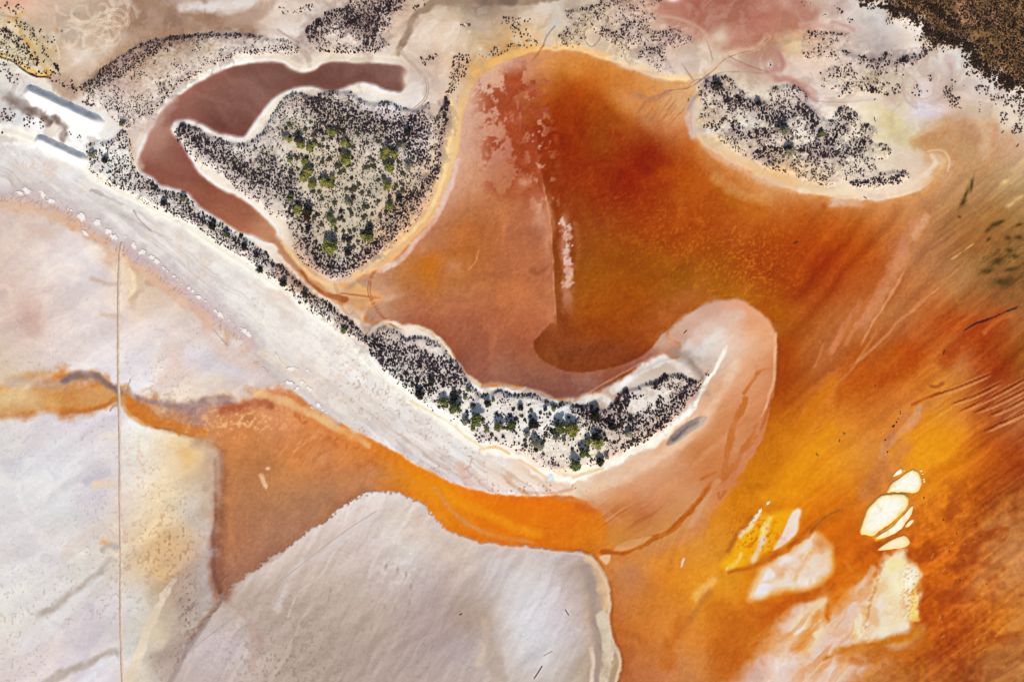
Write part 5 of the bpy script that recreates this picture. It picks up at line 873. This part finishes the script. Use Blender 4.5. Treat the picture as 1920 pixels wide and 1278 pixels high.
A['cres'] = (scatter(CRES, 3.1, .50, .6, 9, dark=(("900 738 935 730 960 738 997 738 1022 750 1042 757 1067 752 1085 761", 6), ("1085 762 1130 785 1180 790 1230 780 1270 760 1300 730", 18), ("1240 710 1255 702 1285 706 1310 718", 8), ("1150 760 1165 735 1180 745 1160 775", 9), ("700 650 730 680 760 700 800 720 850 705", 20), ("1160 845 1200 822 1250 790", 9), ("690 640 740 660 800 680 840 690", 20), ("1235 715 1230 740 1245 765", 9), ("960 790 968 820", 5), ("880 715 905 741", 6)),
    bare=((1220, 745, 22, 20), (920, 770, 60, 16), (870, 780, 34, 16), (1000, 770, 40, 14), (1040, 840, 30, 16), (950, 815, 20, 12), (1060, 775, 30, 12), (1190, 765, 16, 12), (1265, 790, 16, 6), (830, 740, 20, 10), (1080, 850, 26, 14), (1110, 850, 20, 10), (1200, 735, 18, 14), (1215, 790, 20, 8)), green=((900, 760, 60, 30), (760, 690, 30, 20)), seed=6), 'low shrub on the hooked sand spit', 'hooked spit')
A['cres'] = (np.concatenate([A['cres'][0], bush]),) + A['cres'][1:]
A['nband'] = (scatter(NBAND, 3.0, .52, .5, 8, dark=(("150 170 170 151 200 124 237 99 275 79 312 72 387 64 440 65 480 67", 7), ("165 165 200 145 240 125 280 100 310 85", 12), ("240 238 260 225 290 208 325 168 375 133 437 106 500 95", 5), ("200 205 225 205 250 225", 3), ("500 98 530 90 555 96", 6)), bare=((330, 110, 60, 16), (260, 160, 30, 16), (420, 80, 40, 10), (300, 130, 40, 14), (500, 84, 20, 6)), green=((235, 215, 16, 16),), seed=8, size=(.7, 1.3), pal=PURP + NWP), 'low shrub in the band above the brown pond', 'band above the pond')
A['topb'] = (scatter(TOPB, 3.1, .66, .5, 9, dark=(("580 65 610 35 640 20 680 40 740 5", 14), ("660 40 700 50 690 75", 14), ("600 98 660 99 720 92", 4)), bare=((650, 78, 34, 9), (700, 70, 14, 8), (620, 75, 20, 8)), seed=3), 'low shrub in the patch at the top edge above the pond', 'patch at the top edge')
A['topm'] = (scatter(TOPM, 3.4, .50, .7, 8, dark=(("1075 18 1100 16 1125 8", 5), ("1140 60 1160 65 1180 45 1200 50", 7), ("1230 80 1245 65 1260 70", 5), ("1195 100 1230 95 1240 110", 6)), bare=((1150, 25, 22, 8), (1220, 85, 6, 6), (1265, 110, 12, 12)), seed=5, aniso=-.5, size=(.8, 1.5)), 'low shrub in the sparse patch above the orange basin', 'patch above the basin')
A['east'] = (scatter(EAST, 3.2, .52, .62, 9, dark=(("1325 160 1345 165 1360 185 1385 195", 8), ("1380 190 1410 200 1450 222 1500 205 1520 225 1535 245", 12), ("1375 240 1400 252 1440 250 1462 232", 9), ("1420 290 1450 280 1480 285 1510 280 1550 275 1570 240", 9), ("1600 345 1650 340 1690 335", 7), ("1480 255 1470 240", 9), ("1520 290 1560 290 1600 285 1620 260", 9), ("1570 210 1600 225", 8)), bare=((1370, 228, 30, 10), (1490, 268, 30, 6), (1540, 235, 10, 10), (1410, 215, 10, 8), (1575, 330, 8, 26), (1640, 290, 16, 8), (1560, 300, 20, 8), (1585, 345, 6, 12), (1390, 230, 30, 8)), green=((1465, 245, 16, 14), (1480, 285, 16, 10)), seed=7, aniso=-.45), 'low shrub on the eastern shrub island', 'eastern island')
A['nest'] = (scatter(NEST, 3.6, .38, .75, 9, dark=(("1580 95 1610 103 1645 110 1660 103", 5), ("1690 115 1720 105 1735 98", 6), ("1615 165 1650 172 1660 176", 6), ("1580 160 1600 160", 5), ("1515 62 1530 68", 5)), bare=((1620, 140, 10, 6), (1570, 85, 14, 8)), seed=9, aniso=-.4, size=(.9, 1.8)), 'low shrub scattered between the eastern island and the scrub', 'scattered patch by the scrub')
A['scrub'] = (scatter(SCRUB, 2.9, .95, .5, 10, dark=(("1610 0 1660 20 1700 30 1740 60 1790 80 1820 105 1850 140 1910 165", 12), ("1740 10 1775 40 1790 48", 8)), bare=((1790, 20, 12, 16), (1835, 68, 30, 7), (1870, 90, 12, 12), (1900, 175, 20, 8), (1750, 14, 8, 8)), seed=10, size=(1.1, 1.9), pal=BROWN, pal2=BROWN, en=10), 'low brown shrub in the dense scrub corner', 'scrub corner')
nw = scatter(NWVEG, 3.2, .5, .6, 8, dark=(("0 95 30 112 60 132 90 143", 4), ("10 62 30 75 50 92 70 115", 9), ("82 88 96 108 110 130", 4)), bare=((60, 90, 12, 16), (15, 40, 12, 10), (40, 60, 10, 6), (75, 130, 14, 5)), seed=1, pal=NWP, pal2=OLIV, green=((40, 90, 50, 40),))
A['nw'] = (nw, 'low shrub in the patch cut by ochre tracks', 'patch cut by ochre tracks')
def small(s, sp, base, seed, size=(1.1, 1.9), pal=PURP): return scatter(P(s), sp, base, .5, 7, seed=seed, size=size, pal=pal)
ls = [small(s, sp, b, i + 1) for i, (s, sp, b) in enumerate((
 ("858 104 886 106 876 130 866 148 853 173 838 173 843 140 849 118", 3.6, .75), ("905 98 960 80 1000 72 1006 86 960 96 910 112", 4, .5), ("962 36 990 24 996 42 990 56 1000 74 965 80 958 60", 4.4, .4), ("788 108 820 99 827 105 810 118 797 127", 3.8, .7), ("932 42 960 28 962 44 940 48", 4, .6), ("866 44 878 42 880 50 868 52", 3.6, .7), ("520 14 540 14 544 24 528 30", 3.8, .7), ("550 24 575 8 598 0 590 12 560 28", 3.8, .7), ("712 38 732 38 730 52 714 54", 3.8, .6), ("768 10 795 2 790 14 770 20", 4, .5), ("1664 152 1686 158 1692 172 1680 176 1668 165", 3.8, .7), ("1706 164 1720 158 1726 166 1742 166 1738 180 1712 182", 4, .6), ("1738 142 1748 140 1748 152 1738 152", 4, .6), ("1772 162 1782 164 1790 180 1800 182 1798 202 1786 204 1770 184", 3.6, .9), ("1786 152 1800 154 1808 162 1790 162", 4, .6), ("1830 160 1848 158 1854 176 1834 180", 3.6, .8), ("1826 188 1840 190 1852 214 1836 218", 4, .6), ("1856 176 1880 178 1930 184 1930 210 1890 200 1858 192", 3.7, .75), ("1876 212 1888 216 1892 232 1878 236", 3.8, .8), ("1897 236 1914 234 1916 248 1900 252", 3.6, .9), ("1900 205 1930 210 1930 235 1910 225", 4, .5),
 ("1560 10 1580 20 1596 32 1600 46 1590 40 1570 28", 5, .3), ("1500 0 1520 2 1522 14 1506 12", 5, .35), ("1540 26 1550 26 1548 32 1540 32", 3, .6), ("1440 120 1448 118 1448 130 1440 132", 4, .7),
 ("0 205 14 202 28 210 28 226 14 230 0 226", 3.6, .5), ("42 224 60 220 82 226 92 240 62 240 44 234", 4, .38), ("0 110 30 118 40 140 36 160 10 150 0 140", 4, .35), ("-20 10 20 2 60 8 40 26 10 22", 4, .35), ("92 138 112 140 128 156 142 166 132 174 110 160 96 156", 4, .4), ("130 150 150 165 160 186 190 200 160 198 135 180", 4, .35), ("126 246 150 250 152 262 134 262", 4.5, .35), ("0 240 14 244 10 250 0 250", 4, .3), ("68 60 100 60 104 100 96 110 84 88", 4.5, .3)))]
A['odd'] = (np.concatenate(ls), 'low shrub in one of the small scattered clumps on the plain', 'small clumps on the plain')
# one prickly dome, copied with its own turn, size and colour
def dome(seed, n=5):
    r = np.random.default_rng(seed); v = [(r.normal() * .08, r.normal() * .08, 1.0)]; f = []
    for ring, (rad, z) in enumerate(((.72, .70), (1.0, -.08))):
        for k in range(n):
            a = 6.283 * (k + .5 * ring) / n; q = rad * r.uniform(.72, 1.2); v.append((q * math.cos(a), q * math.sin(a), z * r.uniform(.7, 1.15)))
    for k in range(n):
        k2 = (k + 1) % n; f.append((0, 1 + k, 1 + k2)); f.append((1 + k, 1 + n + k, 1 + k2)); f.append((1 + k2, 1 + n + k, 1 + n + k2))
    return np.array(v), np.array(f)
DOM = [dome(s) for s in range(6)]
def cover(name, data, label, hk=1.15):
    n = len(data); x, y, r = data[:, 0], data[:, 1], data[:, 2]
    j = np.clip(np.searchsorted(xs, x), 0, W - 1); i = np.clip(np.searchsorted(ys, y), 0, H - 1); z = Z[i, j]
    pick = cells.integers(0, 6, n); th = cells.uniform(0, 6.28, n); hh = cells.uniform(.75, 1.35, n) * hk
    co = []; fa = []; cl = []; off = 0; ac = alb(data[:, 3:6])
    for q in range(6):
        m = np.where(pick == q)[0]
        if not len(m): continue
        v, f = DOM[q]; c, s = np.cos(th[m])[:, None], np.sin(th[m])[:, None]; R = (r[m] * U)[:, None]
        px = (v[None, :, 0] * c - v[None, :, 1] * s) * R + wx(x[m])[:, None]; py = (v[None, :, 0] * s + v[None, :, 1] * c) * R + wy(y[m])[:, None]; pz = v[None, :, 2] * R * hh[m][:, None] + z[m][:, None]
        co.append(np.stack([px, py, pz], -1).reshape(-1, 3)); fa.append((f[None] + (np.arange(len(m)) * len(v))[:, None, None] + off).reshape(-1, 3)); off += len(m) * len(v)
        top = np.where(v[:, 2] > .5, 1.25, .8); cl.append((ac[m][:, None, :] * top[None, :, None] ** .0).reshape(-1, 3))
    co = np.concatenate(co); fa = np.concatenate(fa); cl = np.concatenate(cl)
    return tag(link(name, make_mesh(name, co, fa.ravel(), np.full(len(fa), 3), cl, M_leaf, False)), label, 'shrubs', kind='stuff')
# larger shrubs that are objects of their own
M_bush = {k: grain_material('bush_leaves_' + k, 0.8, 0.12, 0.3, 2.2, .3, 0.0, const=alb(c)) for k, c in (('purple', (58, 42, 48)), ('dark', (40, 33, 38)), ('brown', (62, 48, 36)), ('olive', (84, 82, 62)))}
def bush_mesh(seed, mat):
    r = np.random.default_rng(seed); V = []; F = []
    for k in range(46):
        u = r.random(); a = r.random() * 6.283; ph = math.acos(1 - u * 1.02); rad = r.uniform(.72, 1.05)
        c = Vector((rad * math.sin(ph) * math.cos(a), rad * math.sin(ph) * math.sin(a), max(.05, rad * math.cos(ph) * 1.05)))
        d = Vector(r.normal(size=3)).normalized(); e = d.cross(Vector(r.normal(size=3))).normalized(); s = r.uniform(.2, .36); b = len(V)
        V += [tuple(c + d * s), tuple(c + e * s * .8), tuple(c - d * s), tuple(c - e * s * .8)]; F.append((b, b + 1, b + 2, b + 3))
    v, f = dome(seed + 50, 7); b = len(V); V += [tuple(p * .86) for p in v]; F += [tuple(int(q) + b for q in t) for t in f]
    me = bpy.data.meshes.new('shrub'); me.from_pydata(V, [], F); me.materials.append(mat); return me
BM = {k: [bush_mesh(10 + i, M_bush[k]) for i in range(4)] for k in M_bush}
allr = np.concatenate([np.c_[d[0][:, 2], np.full(len(d[0]), q), np.arange(len(d[0]))] for q, d in enumerate(A.values())])
inview = np.concatenate([(d[0][:, 0] > 3) & (d[0][:, 0] < 1917) & (d[0][:, 1] > 3) & (d[0][:, 1] < 1275) for d in A.values()])
allr[~inview, 0] = 0
isc = allr[:, 1] == list(A).index('scrub')
keep_ = np.concatenate([q[np.argsort(-q[:, 0])[:290]] for q in (allr[isc], allr[~isc])])
nshr = 0
for q, (key, (data, lab, place)) in enumerate(A.items()):
    ids = keep_[keep_[:, 1] == q][:, 2].astype(int); rest = np.ones(len(data), bool); rest[ids] = False
    for i in ids:
        x, y, r = data[i, :3]; c = data[i, 3:6]
        k = 'brown' if key == 'scrub' else ('olive' if c[1] > 66 else ('dark' if c.sum() < 108 else 'purple'))
        o = link('scrub_bush' if key == 'scrub' else 'shrub', BM[k][i % 4]); s = r * U * 1.15; o.scale = (s, s, s * random.uniform(.85, 1.2)); o.rotation_euler = (0, 0, random.uniform(0, 6.28)); o.location = (wx(x), wy(y), zat(x, y) - .03)
        cxy = data[:, :2].mean(0); part = ('upper ' if y < cxy[1] else 'lower ') + ('left' if x < cxy[0] else 'right')
        lb = {'brown': 'brown', 'olive': 'olive grey', 'dark': 'blackish', 'purple': 'purplish'}[k] + ' larger shrub in the ' + part + ' part of the ' + place
        tag(o, lb, 'shrub', lb.replace('larger shrub', 'larger shrubs'))
    cover('shrub_cover', data[rest], 'mass of low dark shrubs covering the ' + place if key != 'odd' else 'mass of low dark shrubs in the small clumps on the plain')
    nshr += len(data)
print('shrubs', nshr)

# ---------------------------------------------------------------- trees
LEAFC = {'green': [(142, 143, 68), (122, 128, 60), (164, 156, 82)], 'deep': [(106, 116, 62), (88, 100, 56), (126, 130, 70)], 'grey': [(150, 150, 118), (132, 132, 108), (168, 162, 134)], 'dark': [(56, 54, 42), (44, 42, 38), (70, 64, 48)], 'rust': [(104, 52, 36), (84, 44, 32), (70, 54, 38)]}
M_crown = grain_material('tree_leaves', 0.75, 0.15, 0.22, 1.6, .3, 0.0)
M_trunk = grain_material('tree_bark', 0.9, 0.1, 0.2, 3.0, .3, 0.5, 6.0, const=(0.16, 0.13, 0.11))
def crown_mesh(seed, kind):
    """unit crown (radius about 1, base near z = .35, top near 1.7): lobes of many small leaf sprays"""
    r = np.random.default_rng(seed); pal = alb(np.array(LEAFC[kind], float)); V = []; F = []; Cc = []
    nl = int(r.integers(5, 8)); lobes = [(0, 0, 1.05, .62)]
    for k in range(nl):
        a = 6.283 * k / nl + r.normal() * .3; d = r.uniform(.42, .68); lobes.append((d * math.cos(a), d * math.sin(a), r.uniform(.62, 1.15), r.uniform(.30, .48)))
    for (lx, ly, lz, lr) in lobes:
        tint = pal[r.integers(0, len(pal))] * r.uniform(.8, 1.2)
        for k in range(int(70 * (lr / .4) ** 2)):
            d = Vector(r.normal(size=3)).normalized()
            if d.z < -.5: continue
            c = Vector((lx, ly, lz)) + Vector((d.x, d.y, d.z * .8)) * lr * r.uniform(.7, 1.12)
            e = Vector(r.normal(size=3)).normalized(); n = (d + e * .8).normalized(); t = n.cross(Vector(r.normal(size=3))).normalized(); b2 = n.cross(t); s = r.uniform(.07, .14); b = len(V)
            V += [tuple(c + t * s * 1.3), tuple(c + b2 * s * .8), tuple(c - t * s * 1.3), tuple(c - b2 * s * .8)]; F.append((b, b + 1, b + 2, b + 3)); q = tint * r.uniform(.75, 1.2); Cc += [q] * 4
        v, f = dome(seed + int(lx * 100) + 7, 6); b = len(V)
        for p in v: V.append((lx + p[0] * lr * .72, ly + p[1] * lr * .72, lz + (p[2] - .45) * lr * .9)); Cc.append(tint * .8)
        F += [tuple(int(q) + b for q in t) for t in f]
    me = bpy.data.meshes.new('crown'); me.from_pydata(V, [], F); me.materials.append(M_crown)
    at = me.attributes.new('tint', 'FLOAT_COLOR', 'POINT'); at.data.foreach_set('color', np.c_[np.array(Cc), np.ones(len(Cc))].astype(np.float32).ravel())
    return me
def trunk_mesh(seed):
    r = np.random.default_rng(seed); V = []; F = []
    def limb(p, q, r0, r1, n=6, seg=4):
        b0 = len(V); p = Vector(p); q = Vector(q); d = (q - p).normalized(); s = d.cross(Vector((.3, .9, .2))).normalized(); u = s.cross(d); bend = r.normal() * .05
        for k in range(seg + 1):
            t = k / seg; c = p.lerp(q, t) + s * math.sin(t * 3.1) * bend; rr = r0 + (r1 - r0) * t
            for j in range(n): V.append(tuple(c + s * rr * math.cos(6.283 * j / n) + u * rr * math.sin(6.283 * j / n)))
        for k in range(seg):
            for j in range(n): F.append((b0 + k * n + j, b0 + k * n + (j + 1) % n, b0 + (k + 1) * n + (j + 1) % n, b0 + (k + 1) * n + j))
    limb((0, 0, -.1), (r.normal() * .05, r.normal() * .05, .7), .09, .055)
    for k in range(5):
        a = 6.283 * k / 5 + r.normal() * .3; limb((0, 0, .35 + .07 * k), (.55 * math.cos(a), .55 * math.sin(a), .75 + r.uniform(0, .35)), .045, .015, 5, 3)
    me = bpy.data.meshes.new('trunk'); me.from_pydata(V, [], F); me.materials.append(M_trunk); return me
TRK = [trunk_mesh(s) for s in range(3)]; CRN = {k: [crown_mesh(100 + 10 * q + s, k) for s in range(4)] for q, k in enumerate(LEAFC)}
TREES = {
 'triangular island': "538 257 6 grey;544 263 5 green;566 272 7 green;582 278 7 green;591 272 5 green;624 248 7 green;649 270 7.5 green;573 304 6 green;579 322 9 green;545 300 5 green;650 300 10 green;727 284 8 green;721 294 7 green;740 292 8 green;757 273 5.5 grey;732 316 9 green;767 311 6 grey;572 333 8 green;588 347 7 green;610 344 8 green;622 345 6 green;624 333 5 green;547 378 7 grey;547 367 5 deep;559 394 8 green;580 395 8 dark;577 407 6 rust;622 407 7 deep;627 419 5 green;653 380 6 grey;728 348 8 green;732 388 7 green;749 373 6 dark;621 463 13.5 green;682 442 6 green;695 447 7 green;693 433 7 dark;579 429 5 dark;654 473 7 dark;765 250 7 dark;562 263 8 dark",
 'hooked spit': "833 752 9.5 deep;855 761 12.5 deep;886 760 4.5 deep;872 743 4 green;914 754 6 dark;925 748 3.5 green;896 783 12.5 deep;873 787 7 grey;887 801 4.5 green;913 805 5 green;937 796 10 deep;956 797 9 deep;810 712 6.5 dark;852 741 7 dark;880 728 5 deep;1000 792 9.5 dark;1048 798 12 deep;1072 801 12 green;989 812 6 grey;1004 827 8 grey;1013 835 7 grey;976 762 5.5 dark;1042 817 6 grey;1057 822 4 green;1115 778 10 dark;1147 797 7 dark;1102 824 6.5 green;1120 829 10 green;1117 817 9 dark;1095 845 10.5 deep;1077 868 10 deep;1125 863 8 dark;1178 810 7 grey;1137 853 5 grey;788 738 8 dark;1022 765 4 dark;1038 764 4 green",
 'eastern island': "1538 251 6 deep;1480 285 9 grey;1466 246 10 grey;1476 280 7 dark;1343 163 8 dark;1420 195 6 dark",
 'roadside strip': "310 380 6 dark;488 505 6 dark;533 530 6.5 dark;574 552 5.5 dark;646 617 6.5 deep;200 300 6 dark;175 290 6 grey;345 372 5 deep;400 425 6 dark;460 462 6 dark;425 440 5 deep;232 232 6 deep"}
WORD = {'green': 'olive green', 'deep': 'deep green', 'grey': 'grey green', 'dark': 'blackish green', 'rust': 'rust brown'}
def ordn(n): return ('%d%s' % (n, 'th' if 10 <= n % 100 <= 20 else {1: 'st', 2: 'nd', 3: 'rd'}.get(n % 10, 'th')))
ti = 0
for place, txt in TREES.items():
    L = [t.split() for t in txt.split(';')]; L.sort(key=lambda t: float(t[0]))
    cnt = {}
    for t in L: cnt[t[3]] = cnt.get(t[3], 0) + 1
    seen = {}
    for t in L:
        x, y, r, k = float(t[0]), float(t[1]), float(t[2]), t[3]; seen[k] = seen.get(k, 0) + 1; ti += 1
        y = y + 1.5
        root = link('tree', None); root.location = (wx(x), wy(y), zat(x, y)); s = r * U * 1.16; root.scale = (s, s, s * random.uniform(.92, 1.12)); root.rotation_euler = (0, 0, random.uniform(0, 6.28))
        link('trunk', TRK[ti % 3], root); link('crown', CRN[k][ti % 4], root)
        sz_ = 'large ' if r >= 9.5 else ('small ' if r <= 5 else '')
        lab = sz_ + WORD[k] + ' tree on the ' + place + (', alone in its colour' if cnt[k] == 1 else ', ' + ordn(seen[k]) + ' of that colour from the left')
        tag(root, lab, 'tree', 'trees of the ' + place)
print('trees', ti, 'grid', W, H)
